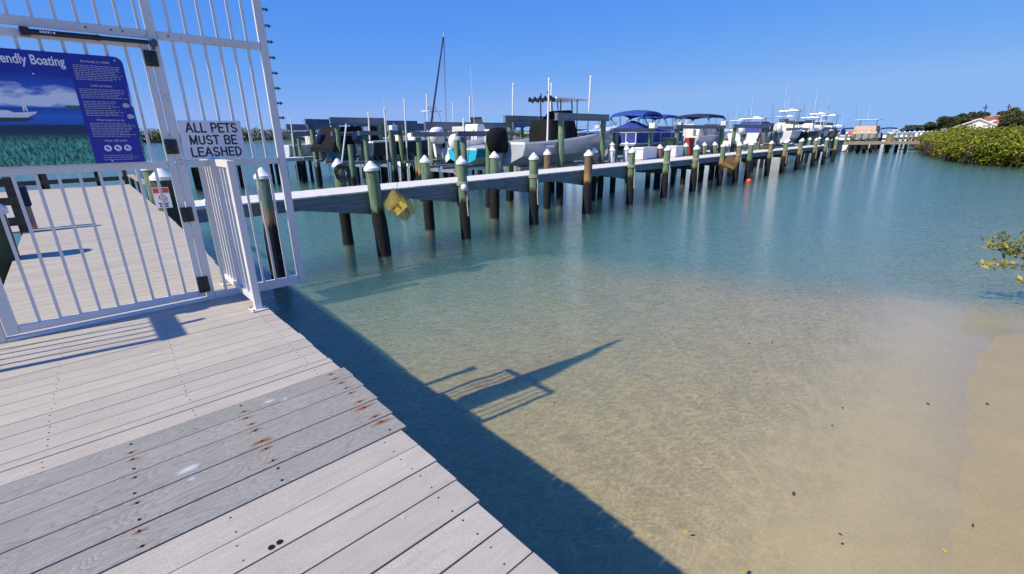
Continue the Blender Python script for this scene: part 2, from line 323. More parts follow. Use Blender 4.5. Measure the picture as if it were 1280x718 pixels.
# ---- water: Fresnel reflection over a clear body that absorbs with depth; a caustic pattern is painted into its transparency
def water_mat():
    m, nt, b = mat('water'); nt.nodes.remove(b); out = nt.nodes['Material Output']
    geo = N(nt, 'ShaderNodeNewGeometry'); co = geo.outputs['Position']
    vr = N(nt, 'ShaderNodeVectorRotate', rotation_type='Z_AXIS'); vr.inputs['Angle'].default_value = R(-12); L(nt, co, vr.inputs[0])
    mp = N(nt, 'ShaderNodeMapping'); mp.inputs['Scale'].default_value = (1.0, 2.1, 1.0); L(nt, vr.outputs[0], mp.inputs[0])
    w1 = noi(nt, mp.outputs[0], 1.1, 3, 0.5, 0.4)
    w2 = noi(nt, mp.outputs[0], 7.0, 3, 0.55, 0.8)
    w3 = noi(nt, mp.outputs[0], 0.18, 2, 0.5)
    # ripples die out in the last hand's breadth of water along the beach
    dn = N(nt, 'ShaderNodeVectorMath', operation='DOT_PRODUCT'); dn.inputs[1].default_value = tuple(NG); L(nt, co, dn.inputs[0])
    dsx = N(nt, 'ShaderNodeVectorMath', operation='DOT_PRODUCT'); dsx.inputs[1].default_value = tuple(UG); L(nt, co, dsx.inputs[0])
    wob = noi(nt, co, 1.3, 3)
    f_n = N(nt, 'ShaderNodeMapRange', interpolation_type='SMOOTHSTEP'); f_n.inputs[1].default_value = 0.0; f_n.inputs[2].default_value = 1.5
    L(nt, mth(nt, 'ADD', mth(nt, 'SUBTRACT', dn.outputs['Value'], mth(nt, 'MULTIPLY', dsx.outputs['Value'], 0.02)), mth(nt, 'MULTIPLY_ADD', wob, 0.9, -0.5)), f_n.inputs[0])
    f_s = N(nt, 'ShaderNodeMapRange', interpolation_type='SMOOTHSTEP'); f_s.inputs[1].default_value = 9.0; f_s.inputs[2].default_value = 12.5; L(nt, dsx.outputs['Value'], f_s.inputs[0])
    calm = mth(nt, 'MAXIMUM', f_n.outputs[0], f_s.outputs[0])
    hgt = mth(nt, 'ADD', mth(nt, 'ADD', mth(nt, 'MULTIPLY', w1, 0.030), mth(nt, 'MULTIPLY', w2, 0.030)), mth(nt, 'MULTIPLY', w3, 0.05))
    bp = N(nt, 'ShaderNodeBump'); bp.inputs['Distance'].default_value = 1.0; L(nt, hgt, bp.inputs['Height']); L(nt, mth(nt, 'MULTIPLY_ADD', calm, 0.70, 0.05), bp.inputs['Strength'])
    fr = N(nt, 'ShaderNodeFresnel'); fr.inputs['IOR'].default_value = 1.33; L(nt, bp.outputs[0], fr.inputs['Normal'])
    gl = N(nt, 'ShaderNodeBsdfGlossy'); gl.inputs['Roughness'].default_value = 0.04; L(nt, bp.outputs[0], gl.inputs['Normal'])
    gl.inputs['Color'].default_value = (0.95, 0.97, 1, 1)
    tr = N(nt, 'ShaderNodeBsdfTransparent')
    # caustic network: focused sunlight painted as thin ridges in the transparent colour
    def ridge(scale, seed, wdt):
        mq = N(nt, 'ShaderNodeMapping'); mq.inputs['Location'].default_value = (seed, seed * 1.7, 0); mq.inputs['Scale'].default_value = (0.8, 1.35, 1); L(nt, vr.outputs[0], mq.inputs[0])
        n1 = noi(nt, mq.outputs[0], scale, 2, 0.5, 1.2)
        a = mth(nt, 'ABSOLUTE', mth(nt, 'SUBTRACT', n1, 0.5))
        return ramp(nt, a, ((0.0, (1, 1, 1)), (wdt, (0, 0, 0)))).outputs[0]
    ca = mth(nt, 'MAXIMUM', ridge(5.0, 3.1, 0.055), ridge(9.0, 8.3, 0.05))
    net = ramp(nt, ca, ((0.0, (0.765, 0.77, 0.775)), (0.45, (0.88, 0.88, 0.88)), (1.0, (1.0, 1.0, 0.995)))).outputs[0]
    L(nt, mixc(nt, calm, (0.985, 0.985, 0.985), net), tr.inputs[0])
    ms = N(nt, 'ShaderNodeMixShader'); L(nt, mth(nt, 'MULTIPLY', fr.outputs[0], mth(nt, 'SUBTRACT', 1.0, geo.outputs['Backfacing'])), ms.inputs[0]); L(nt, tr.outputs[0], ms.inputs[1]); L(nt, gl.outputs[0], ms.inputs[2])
    L(nt, ms.outputs[0], out.inputs['Surface'])
    va = N(nt, 'ShaderNodeVolumeAbsorption'); va.inputs['Color'].default_value = (0.12, 0.86, 0.66, 1); va.inputs['Density'].default_value = 0.24
    vs_ = N(nt, 'ShaderNodeVolumeScatter'); vs_.inputs['Color'].default_value = (0.44, 0.96, 0.76, 1); vs_.inputs['Density'].default_value = 0.29; vs_.inputs['Anisotropy'].default_value = 0.0
    va_s = N(nt, 'ShaderNodeAddShader'); L(nt, va.outputs[0], va_s.inputs[0]); L(nt, vs_.outputs[0], va_s.inputs[1]); L(nt, va_s.outputs[0], out.inputs['Volume'])     # slightly milky bay water
    return m
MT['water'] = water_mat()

# ------------------------------------------------------------------ mesh builder
class MB:
    def __init__(s): s.bm = bmesh.new()
    def add(s, co, faces):
        vs = [s.bm.verts.new(c) for c in co]
        for f in faces:
            try: s.bm.faces.new([vs[i] for i in f])
            except ValueError: pass
        return vs
    def box(s, c, d, rz=0.0, bev=0.0, rot=None):
        m = Matrix.Translation(c) @ (rot.to_4x4() if rot else Matrix.Rotation(rz, 4, 'Z')) @ Matrix.Diagonal((d[0], d[1], d[2], 1))
        r = bmesh.ops.create_cube(s.bm, size=1.0, matrix=m)
        if bev:
            ed = list({e for v in r['verts'] for e in v.link_edges})
            bmesh.ops.bevel(s.bm, geom=ed, offset=bev, segments=2, affect='EDGES', profile=0.6)
        return s
    def tube(s, p0, p1, r0, r1=None, seg=8, caps=True):
        r1 = r0 if r1 is None else r1
        p0, p1 = Vector(p0), Vector(p1); d = (p1 - p0).normalized()
        a = d.orthogonal().normalized(); b = d.cross(a)
        co = [p + (a * math.cos(t * 2 * PI / seg) + b * math.sin(t * 2 * PI / seg)) * r for p, r in ((p0, r0), (p1, r1)) for t in range(seg)]
        fs = [(i, (i + 1) % seg, seg + (i + 1) % seg, seg + i) for i in range(seg)]
        if caps: fs += [tuple(range(seg))[::-1], tuple(range(seg, 2 * seg))]
        s.add(co, fs); return s
    def path(s, pts, r, seg=6):
        for a, b in zip(pts[:-1], pts[1:]): s.tube(a, b, r, r, seg)
        return s
    def loft(s, rings, caps=True, closed=True):
        k = len(rings[0]); co = [p for rg in rings for p in rg]; fs = []
        for j in range(len(rings) - 1):
            for i in range(k if closed else k - 1):
                fs.append((j * k + i, j * k + (i + 1) % k, (j + 1) * k + (i + 1) % k, (j + 1) * k + i))
        if caps: fs += [tuple(range(k))[::-1], tuple(range((len(rings) - 1) * k, len(rings) * k))]
        s.add(co, fs); return s
    def lathe(s, prof, seg=12, c=(0, 0, 0)):
        rings = [[Vector((c[0] + r * math.cos(2 * PI * i / seg), c[1] + r * math.sin(2 * PI * i / seg), c[2] + z)) for i in range(seg)] for r, z in prof]
        return s.loft(rings)
    def quad(s, *p): s.add(p, [tuple(range(len(p)))]); return s
    def build(s, name, m, parent=None, loc=None, smooth=False, rz=0.0):
        bmesh.ops.recalc_face_normals(s.bm, faces=s.bm.faces[:])
        me = bpy.data.meshes.new(name); s.bm.to_mesh(me); s.bm.free()
        me.materials.append(MT[m] if isinstance(m, str) else m)
        return link(name, me, parent, loc, smooth, rz)
def link(name, me, parent=None, loc=None, smooth=False, rz=0.0):
    if smooth:
        for p in me.polygons: p.use_smooth = True
        if smooth != 'all': me.set_sharp_from_angle(angle=R(40))
    o = bpy.data.objects.new(name, me); C.objects.link(o)
    if parent is not None: o.parent = parent
    if loc is not None: o.location = loc
    o.rotation_euler.z = rz
    return o
def thing(name, label, cat, loc, rz=0.0, group=None):
    o = bpy.data.objects.new(name, None); C.objects.link(o); o.empty_display_size = 0.2
    o.location = loc; o.rotation_euler = (0, 0, rz)
    o['label'] = label; o['category'] = cat
    if group: o['group'] = group
    return o
def tag(o, label, cat, group=None):
    o['label'] = label; o['category'] = cat
    if group: o['group'] = group
    return o
def structure(o): o['kind'] = 'structure'; return o
def stuff(o): o['kind'] = 'stuff'; return o
def glyphs(o): o['kind'] = 'stuff'; return o
def text_mesh(name, txt, size, m, parent, loc, rot, bold=0.0, sx=1.0, align='LEFT', space=1.0):
    cu = bpy.data.curves.new(name, 'FONT'); cu.body = txt; cu.size = size; cu.offset = bold; cu.extrude = 0.0008
    cu.align_x = align; cu.space_character = space
    t = bpy.data.objects.new(name, cu); C.objects.link(t)
    bpy.context.view_layer.update()
    me = bpy.data.meshes.new_from_object(t.evaluated_get(bpy.context.evaluated_depsgraph_get()))
    bpy.data.objects.remove(t); bpy.data.curves.remove(cu)
    me.materials.clear(); me.materials.append(MT[m])
    o = link(name, me, parent); o.location = loc; o.rotation_euler = rot; o.scale = (sx, 1, 1)
    return glyphs(o)
ORD = ['first', 'second', 'third', 'fourth', 'fifth', 'sixth', 'seventh', 'eighth', 'ninth', 'tenth', 'eleventh', 'twelfth', 'thirteenth',
       'fourteenth', 'fifteenth', 'sixteenth', 'seventeenth', 'eighteenth', 'nineteenth', 'twentieth', 'twenty-first', 'twenty-second', 'twenty-third', 'twenty-fourth']

# ================================================================== SETTING: sea bed, water, land
def n_shore(s):                        # where the sand meets the water, as an n for each s (boards' frame)
    t = min(1, max(0, (s - 9) / 6)); t = t * t * (3 - 2 * t)
    return -7.0 * t + 0.02 * min(s, 12)
def bed_z(s, n):
    d = n - n_shore(s)
    if d < 0: z = WL - 0.02 + min(1.15, 0.05 * -d + 0.004 * d * d)
    elif d < 2.5: z = WL - 0.02 - 0.055 * d
    elif d < 12: z = WL - 0.1575 - 0.085 * (d - 2.5)
    else: z = WL - 0.965 - 0.11 * (d - 12)
    k = min(1, max(0, (s - 9) / 8)) * min(1, max(0, (200 - s) / 40))       # a broad shallow flat lies off the beach
    z = z * (1 - k) + max(z, WL - 0.42 - 0.10 * max(0, d - 6.5)) * k
    z = max(z, -3.9)
    w = noise.noise(Vector((s * 0.5, n * 0.5, 0))) * 0.04 + noise.noise(Vector((s * 1.7, n * 2.3, 4))) * 0.018 + noise.noise(Vector((s * 3.4, n * 3.9, 9))) * 0.016
    return z + w * min(1.0, 0.10 + 0.4 * abs(d))
def bed():
    def axis(lo, hi, a, b, step):
        v = list(np.arange(a, b, step)); x = b; st = step
        while x < hi: v.append(x); st *= 1.22; x += st
        x = a; st = step
        while x > lo:
            st *= 1.22; x -= st; v.insert(0, x)
        return v
    S = axis(-3000, 3000, -3, 14, 0.13); NN = axis(-40, 3500, -4, 12, 0.13)
    vs = [G(s, n, bed_z(s, n)) for n in NN for s in S]
    k = len(S)
    fs = [(j * k + i, j * k + i + 1, (j + 1) * k + i + 1, (j + 1) * k + i) for j in range(len(NN) - 1) for i in range(k - 1)]
    me = bpy.data.meshes.new('seabed_and_beach'); me.from_pydata(vs, [], fs); me.materials.append(MT['sand'])
    structure(link('seabed_and_beach', me, smooth='all'))
bed()
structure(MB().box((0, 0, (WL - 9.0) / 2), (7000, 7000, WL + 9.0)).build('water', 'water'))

# ================================================================== BOARDWALK
bw = thing('boardwalk', 'x', 'x', (0, 0, 0), AG); del bw['label'], bw['category']; structure(bw)
def s_edge(n):
    return float(np.interp(n, [-2, 0.8, 1.55, 2.6, 3.9, 5.7, 6.9, 10.7, 12.2, 19], [0.80, 0.835, 0.862, 0.925, 0.93, 0.955, 1.03, 1.15, 1.16, 1.30]))
def s_left(n): return -3.6 if n < 4.3 else (-0.68 if n < 10.05 else -4.0)
def board(n0, n1, m, s0, s1, gap=0.005, tilt=0.0, dz=0.0):
    mb = MB(); cx = (s0 + s1) / 2; cn = (n0 + n1) / 2
    mb.box((0, 0, 0), (s1 - s0, n1 - n0 - gap, 0.026), bev=0.0022)
    o = mb.build('board', m, bw, (cx, cn, -0.013 + dz)); o.rotation_euler.z = tilt
    return o
seams = [3.05, 2.96, 2.853, 2.7375, 2.652, 2.551, 2.452, 2.351, 2.245, 2.147, 2.0485, 1.998, 1.905, 1.80, 1.692, 1.555, 1.42, 1.306,
         1.19, 1.0785, 0.965, 0.849, 0.7345, 0.6235, 0.512, 0.40, 0.288, 0.176, 0.064, -0.05, -0.16, -0.27]
seams = [x * 1.3 for x in seams]
n = seams[0]
while n < 18.3:                          # continue the regular pitch away through the gate
    n += 0.1456; seams.insert(0, n)
far_mb = MB()
for b1, b0 in zip(seams[:-1], seams[1:]):
    mid = (b0 + b1) / 2
    grey = 1.69 < mid < 2.47
    near = mid < 2.7
    m = 'board_grey' if grey else ('board_light' if mid < 4.45 else 'board_walk')
    e = s_edge(mid) + random.uniform(-0.006, 0.006)
    if grey: e = float(np.interp(mid, [1.69, 2.48], [0.892, 0.945])) + random.uniform(-0.004, 0.004)
    gap = 0.0065 if mid < 1.45 else (0.004 if mid < 2.7 else 0.0038)
    if abs(b0 - 1.998 * 1.3) < 1e-4 or abs(b1 - 1.998 * 1.3) < 1e-4: gap = 0.007
    if abs(b0 - 1.42 * 1.3) < 1e-4 or abs(b1 - 1.42 * 1.3) < 1e-4: gap = 0.008
    if mid < 13.5:
        board(b0, b1, m, s_left(mid), e, gap, random.uniform(-0.0006, 0.0006), 0.0018 if grey else random.uniform(-0.001, 0.0005))
    else:
        far_mb.box(((s_left(mid) + e) / 2, mid, -0.013), (e - s_left(mid), b1 - b0 - gap, 0.026))
stuff(far_mb.build('far_boards', 'board_walk', bw))
jm = MB()
for s in (-0.09, 0.38, 0.80, -0.6):
    jm.box((s, 1.7, -0.16), (0.045, 5.4, 0.24))
for s in (-0.5, 0.2, 0.80): jm.box((s, 11.2, -0.16), (0.045, 13.2, 0.24))
jm.build('joist', 'under_wood', bw)
bt_ = MB()  # strips added under the board gaps to block sun leaking into the deck's shadow
for sm in seams:
    if sm < 4.3: bt_.box(((s_left(sm) + s_edge(sm) - 0.12) / 2, sm, -0.034), (s_edge(sm) - 0.12 - s_left(sm), 0.03, 0.008))
bt_.build('gap_light_blocks', 'under_wood', bw)['kind'] = 'stuff'
rj = MB(); pts = [-1.5, 0.8, 1.55, 2.6, 3.9, 5.7, 6.9, 10.4]
for a, b in zip(pts[:-1], pts[1:]):
    p, q = Vector((s_edge(a) - 0.06, a, -0.16)), Vector((s_edge(b) - 0.06, b, -0.16))
    rj.box((p + q) / 2, (0.05, (q - p).length - 0.002, 0.25), math.atan2(q.y - p.y, q.x - p.x) - PI / 2)
rj.build('rim_joist', 'stringer', bw)

# screws: tiny dark heads along the joist lines
def to_g(px, py):
    p = on_plane(px, py, 0.0); return p.dot(UG), p.dot(NG)
scr = MB()
def screw(s, n, r=0.0042, z=0.0025):
    scr.lathe([(r, z - 0.003), (r, z), (r * 0.55, z + 0.0002), (r * 0.3, z - 0.0015)], 8, (s, n, 0))
rust_pts = []
for b1, b0 in zip(seams[:-1], seams[1:]):
    if b0 < -0.3 or b1 > 4.2 or b1 - b0 < 0.09: continue
    mid = (b0 + b1) / 2; grey = 1.69 < mid < 2.47
    cols = {True: (lambda n: 0.79 + (n - 1.73) * 0.04, lambda n: 0.36 + (n - 1.9) * 0.03, lambda n: -0.096 + (n - 1.74) * 0.04),
            False: (lambda n: 0.738 + (n - 0.82) * 0.035, lambda n: 0.132 + (n - 1.37) * 0.05, lambda n: -0.354 + (n - 2.5) * 0.05)}[grey]
    for ci, f in enumerate(cols):
        for nn in (b0 + 0.034, b1 - 0.034):
            s = f(nn) + random.uniform(-0.006, 0.006) + (0.03 if grey and ci == 0 else 0)
            screw(s, nn + random.uniform(-0.004, 0.004), 0.0055 if grey else 0.0034, 0.0045 if grey else 0.0012)
            if grey: rust_pts.append((s, nn, ci))
stuff(scr.build('screws', 'black_plastic', bw, smooth=True))
def decal(name, s, n, w, l, m, z, rz=0.0):
    me = bpy.data.meshes.get('sheet_' + name)
    if me is None:
        me = bpy.data.meshes.new('sheet_' + name); me.from_pydata([(-.5, -.5, 0), (.5, -.5, 0), (.5, .5, 0), (-.5, .5, 0)], [], [(0, 1, 2, 3)])
        uv = me.uv_layers.new(name='UVMap')
        for i, c in enumerate(((0, 0), (1, 0), (1, 1), (0, 1))): uv.data[i].uv = c
        me.materials.append(MT[m])
    o = link(name, me, bw, (s, n, z)); o.scale = (w, l, 1); o.rotation_euler.z = rz
    return o
for s, n, ci in rust_pts:
    w = random.choice((0.0, 0.3, 0.5, 0.5, 1.0)) * ((0.0, 0.35, 0.6)[random.randrange(3)] if ci == 2 else 1.0)
    if w > 0.05: decal('rust_stain', s, n, 0.04 + 0.11 * w, 0.016 + 0.030 * w, 'rust', 0.0030, random.uniform(-0.05, 0.05))
for s, n, w, l in ((0.09, 2.07, 0.16, 0.085), (0.087, 1.99, 0.05, 0.03), (0.752, 1.47, 0.045, 0.05), (0.50, 2.38, 0.12, 0.06), (0.56, 2.35, 0.07, 0.05),
                   (0.15, 3.48, 0.10, 0.06), (0.60, 1.23, 0.03, 0.03), (-0.2, 1.45, 0.02, 0.02)):
    decal('paint_spot', s, n, w, l, 'splat', 0.0031)
for s, n in ((0.2165, 1.424), (0.2435, 1.427)):
    pm = MB(); pm.lathe([(0.010, -0.004), (0.010, 0.0035), (0.0082, 0.0040), (0.0080, 0.0028), (0.0045, 0.0028), (0.0043, 0.0038), (0.001, 0.0038)], 20)
    pm.build('deck_plug', 'black_plastic', bw, (s, n, 0), smooth=True)

# ================================================================== GATE
GN = 4.45
gate = thing('security_gate', 'white metal bar gate leaf with black hinges and a door closer', 'gate', G(0, GN), AG)
def bar_box(name, s0, s1, z0, z1, parent, t=0.04, bev=0.003, y=0.0):
    return MB().box(((s0 + s1) / 2, y, (z0 + z1) / 2), (s1 - s0, t, z1 - z0), bev=bev).build(name, 'white_paint', parent)
GT = 2.52
bar_box('stile', -0.545, -0.482, 0.04, 1.960, gate); bar_box('stile', 0.573, 0.618, 0.04, 1.960, gate)
bar_box('rail', -0.480, 0.571, 0.042, 0.095, gate, 0.038); bar_box('rail', -0.480, 0.571, 1.086, 1.137, gate, 0.038); bar_box('rail', -0.480, 0.571, 1.911, 1.958, gate, 0.038)
bars = [-0.374 + 0.1075 * i for i in range(9)]
bm0 = MB().box((0, 0, 0.5905), (0.018, 0.018, 0.987), bev=0.002).build('bar', 'white_paint', gate, (bars[0], 0, 0)).data
bm1 = MB().box((0, 0, 1.524), (0.018, 0.018, 0.770), bev=0.002).build('bar', 'white_paint', gate, (bars[0], 0, 0)).data
for b in bars[1:]: link('bar', bm0, gate, (b, 0, 0)); link('bar', bm1, gate, (b, 0, 0))
for z0, z1 in ((1.794, 1.897), (1.187, 1.294), (0.670, 0.784), (0.078, 0.212)):
    h = MB(); h.box((0.617, -0.030, (z0 + z1) / 2), (0.078, 0.022, z1 - z0), bev=0.007)
    h.box((0.620, -0.043, (z0 + z1) / 2), (0.006, 0.006, (z1 - z0) * 0.94)); ho = h.build('hinge', 'black_plastic', gate, smooth=True)
    b = MB()
    for dz in (-0.3, 0, 0.3):
        for dx in (-0.026, 0.028): b.lathe([(0.004, 0), (0.004, 0.003), (0.002, 0.0035)], 8)
    b.bm.free(); b = MB()
    for dz in (-0.32, 0.0, 0.32):
        for dx in (-0.024, 0.026): b.tube((0.617 + dx, -0.0405, (z0 + z1) / 2 + dz * (z1 - z0)), (0.617 + dx, -0.0435, (z0 + z1) / 2 + dz * (z1 - z0)), 0.0042, seg=8)
    b.build('screws', 'steel_dark', ho)['kind'] = 'stuff'
cl = MB(); cl.tube((0.02, -0.075, 1.938), (0.36, -0.075, 1.940), 0.0165, seg=16); cl.tube((0.34, -0.075, 1.940), (0.62, -0.075, 1.943), 0.0135, seg=16)
cl.tube((0.335, -0.075, 1.940), (0.352, -0.075, 1.940), 0.0185, seg=16)
clo = cl.build('door_closer', 'black_plastic', gate, smooth=True)
MB().box((0.0, -0.055, 1.938), (0.045, 0.075, 0.05), bev=0.006).build('bracket', 'black_plastic', clo)
ce = MB(); ce.box((0.648, -0.05, 1.943), (0.04, 0.075, 0.035), bev=0.006); ce.tube((0.64, -0.075, 1.955), (0.64, -0.075, 1.90), 0.011, seg=10); ce.tube((0.655, -0.06, 1.97), (0.655, -0.06, 1.925), 0.009, seg=10)
ce.build('bracket', 'steel_dark', clo, smooth=True)
lb = MB()
for i, w in enumerate((0.008, 0.009, 0.009, 0.008, 0.004, 0.009)): lb.box((0.072 + i * 0.0125, -0.0913, 1.941), (w, 0.0012, 0.011))
lb.build('maker_print', 'print_white', clo)
lk = MB(); lk.box((-0.60, -0.03, 1.02), (0.10, 0.09, 0.20), bev=0.01); lk.tube((-0.60, -0.09, 1.02), (-0.48, -0.09, 1.02), 0.012, seg=10)
lk.build('lock_box', 'black_plastic', gate)

# the fixed frame the gate hangs in
fr = thing('gate_frame', 'white fixed fence frame beside the gate, its end post studded with bolts over water', 'fence', G(0, GN), AG)
bar_box('hinge_post', 0.628, 0.683, 0.0, GT, fr, 0.05)
bar_box('end_post', 1.370, 1.426, -0.02, GT, fr, 0.05)
bar_box('latch_post', -0.625, -0.555, 0.0, GT, fr, 0.05)
bar_box('transom', -0.553, 0.626, 1.978, 2.031, fr, 0.046); bar_box('transom', 0.685, 1.368, 1.978, 2.031, fr, 0.046)
bar_box('mid_rail', 0.685, 1.368, 1.083, 1.133, fr, 0.040)
bar_box('bottom_rail', 0.685, 1.368, -0.02, 0.058, fr, 0.044)
bar_box('top_rail', -0.553, 0.626, GT - 0.05, GT, fr, 0.046); bar_box('top_rail', 0.685, 1.368, GT - 0.05, GT, fr, 0.046)
bar_box('sill', -0.553, 0.626, 0.001, 0.024, fr, 0.06)
fb = [0.772 + 0.1015 * i for i in range(6)]
t0 = MB().box((0, 0, (GT - 0.052 + 2.033) / 2), (0.018, 0.018, GT - 0.052 - 2.033), bev=0.002).build('bar', 'white_paint', fr, (fb[0], 0, 0)).data
t1 = MB().box((0, 0, 1.5555), (0.018, 0.018, 0.841), bev=0.002).build('bar', 'white_paint', fr, (fb[0], 0, 0)).data
t2 = MB().box((0, 0, 0.5705), (0.018, 0.018, 1.021), bev=0.002).build('bar', 'white_paint', fr, (fb[0], 0, 0)).data
for b in fb[1:]:
    for t in (t0, t1, t2): link('bar', t, fr, (b, 0, 0))
for i in range(10):
    link('bar', t0, fr, (-0.374 + 0.1075 * i - 0.002 if i < 10 else 0, 0, 0)) if -0.374 + 0.1075 * i < 0.61 else None
link('bar', t0, fr, (-0.48, 0, 0))
sp = MB(); sp.tube((1.427, 0, 0), (1.482, 0, 0), 0.0045, 0.0045, 6); sp.tube((1.427, 0, 0), (1.437, 0, 0), 0.011, seg=8); sp.tube((1.440, 0, 0), (1.447, 0, 0), 0.0085, seg=6)
sp.tube((1.458, 0, 0), (1.464, 0, 0), 0.014, seg=8); sp.tube((1.464, 0, 0), (1.471, 0, 0), 0.0085, seg=6)
spd = sp.build('anti_climb_bolt', 'steel_dark', fr, (0, 0, 1.459)).data
for i in range(1, 10): link('anti_climb_bolt', spd, fr, (0, 0, 1.459 + 0.1175 * i))
ds = MB()
for s, z in ((0.653, 1.60), (0.660, 1.57), (0.645, 1.115), (0.66, 1.115), (0.645, 1.145), (0.66, 1.145), (0.86, 1.11), (0.30, 2.005), (0.43, 2.005), (0.49, 2.005), (0.75, 2.005)):
    ds.tube((s, -0.0255, z), (s, -0.0285, z), 0.006 if z > 1.9 or s > 0.8 else 0.0035, seg=8)
ds.build('bolt_heads', 'steel_dark', fr)['kind'] = 'stuff'

# short return panel across the end of the boardwalk
FS = 0.865
fin = thing('return_panel', 'white low side panel standing on base plates across the gate frame at the deck edge', 'fence', G(FS, GN), AG)
MB().box((0, -0.565, 0.575), (0.05, 0.05, 1.142), bev=0.003).build('end_post', 'white_paint', fin)
MB().box((0, 0.375, 0.575), (0.05, 0.05, 1.142), bev=0.003).build('end_post', 'white_paint', fin)
MB().box((0, -0.283, 1.120), (0.048, 0.512, 0.050), bev=0.003).build('rail', 'white_paint', fin)
MB().box((0, 0.190, 1.120), (0.048, 0.316, 0.050), bev=0.003).build('rail', 'white_paint', fin)
MB().box((0, -0.283, 0.085), (0.046, 0.512, 0.045), bev=0.003).build('rail', 'white_paint', fin)
MB().box((0, 0.190, 0.085), (0.046, 0.316, 0.045), bev=0.003).build('rail', 'white_paint', fin)
fbm = None
for y in (-0.46, -0.355, -0.25, -0.145, 0.075, 0.175, 0.275):
    if fbm is None: fbm = MB().box((0, 0, 0.6015), (0.018, 0.018, 0.984), bev=0.002).build('bar', 'white_paint', fin, (0, y, 0)).data
    else: link('bar', fbm, fin, (0, y, 0))
for y in (-0.565, 0.375):
    bp_ = MB(); bp_.box((0, y, 0.008), (0.115, 0.115, 0.010), bev=0.002); po = bp_.build('base_plate', 'white_paint', fin)
    b = MB()
    for dx in (-0.043, 0.043):
        for dy in (-0.043, 0.043): b.tube((dx, y + dy, 0.013), (dx, y + dy, 0.021), 0.007, seg=6)
    b.build('bolts', 'steel_dark', po)['kind'] = 'stuff'

# matching return panel on the left, just outside the frame; its shadow falls across the boards
fl_ = thing('return_panel', 'white low side panel at the left end of the gate frame', 'fence', G(-0.90, GN), AG)
MB().box((0, -0.53, 0.575), (0.05, 0.05, 1.142), bev=0.003).build('end_post', 'white_paint', fl_)
MB().box((0, -0.265, 1.155), (0.15, 0.60, 0.012), bev=0.003).build('cap_board', 'white_paint', fl_)
MB().box((0, -0.265, 1.120), (0.048, 0.478, 0.050), bev=0.003).build('rail', 'white_paint', fl_)
MB().box((0, -0.265, 0.085), (0.046, 0.478, 0.045), bev=0.003).build('rail', 'white_paint', fl_)
for y in (-0.425, -0.32, -0.215, -0.11): link('bar', fbm, fl_, (0, y, 0))
MB().box((0.15, -0.30, 1.155), (0.15, 0.05, 0.012), bev=0.002).build('latch_arm', 'white_paint', fl_)
# the frame carries on to the left of the gate
MB().box((-0.765, 0, 1.107), (0.276, 0.040, 0.05), bev=0.003).build('mid_rail', 'white_paint', fr); MB().box((-0.765, 0, 0.04), (0.276, 0.040, 0.05), bev=0.003).build('bottom_rail', 'white_paint', fr)

ep = thing('capped_post', 'slim green post with white cap right behind the return panel', 'post', G(0.935, 5.2), AG)
MB().box((0, 0, 0.20), (0.09, 0.09, 1.05), bev=0.006).build('post', 'pile_green', ep)
MB().loft([[Vector((x * w, y * w, z)) for x, y in ((-1, -1), (1, -1), (1, 1), (-1, 1))] for z, w in ((0.70, 0.062), (0.735, 0.062), (0.775, 0.01))]).build('cap', 'cap_white', ep)

# ---- signs
sg = thing('rule_sign', 'white rectangular sign reading ALL PETS MUST BE LEASHED', 'sign', G(0, GN - 0.034), AG)
MB().box((0.900, 0.0, 1.285), (0.428, 0.004, 0.288), bev=0.0015).build('plate', 'sign_white', sg)
def curve(cx, cy, rx, ry, a0, a1, k=9): return [(cx + rx * math.cos(R(a0 + (a1 - a0) * i / k)), cy + ry * math.sin(R(a0 + (a1 - a0) * i / k))) for i in range(k + 1)]
STROKES = {'A': (0.74, [[(0.03, 0), (0.37, 1), (0.71, 0)], [(0.16, 0.34), (0.58, 0.34)]]), 'L': (0.54, [[(0.08, 1), (0.08, 0), (0.54, 0)]]),
           'P': (0.64, [[(0.08, 0), (0.08, 1)], [(0.08, 1), (0.38, 1)] + curve(0.38, 0.74, 0.24, 0.26, 90, -90) + [(0.08, 0.48)]]),
           'E': (0.60, [[(0.58, 1), (0.08, 1), (0.08, 0), (0.60, 0)], [(0.08, 0.52), (0.53, 0.52)]]), 'T': (0.60, [[(0.0, 1), (0.60, 1)], [(0.30, 1), (0.30, 0)]]),
           'S': (0.64, [curve(0.32, 0.745, 0.25, 0.255, 25, 270) + curve(0.32, 0.245, 0.27, 0.245, 90, -160)[1:]]),
           'M': (0.80, [[(0.08, 0), (0.08, 1), (0.40, 0.06), (0.72, 1), (0.72, 0)]]), 'U': (0.68, [[(0.08, 1), (0.08, 0.30)] + curve(0.34, 0.28, 0.26, 0.28, 180, 360) + [(0.60, 1)]]),
           'B': (0.66, [[(0.08, 0), (0.08, 1), (0.38, 1)] + curve(0.38, 0.765, 0.22, 0.235, 90, -90) + [(0.08, 0.53)], [(0.38, 0.53)] + curve(0.38, 0.265, 0.25, 0.265, 90, -90) + [(0.08, 0)]]),
           'H': (0.68, [[(0.08, 0), (0.08, 1)], [(0.62, 0), (0.62, 1)], [(0.08, 0.53), (0.62, 0.53)]]), 'D': (0.68, [[(0.08, 0), (0.08, 1), (0.30, 1)] + curve(0.30, 0.5, 0.33, 0.5, 90, -90) + [(0.08, 0)]]), ' ': (0.30, [])}
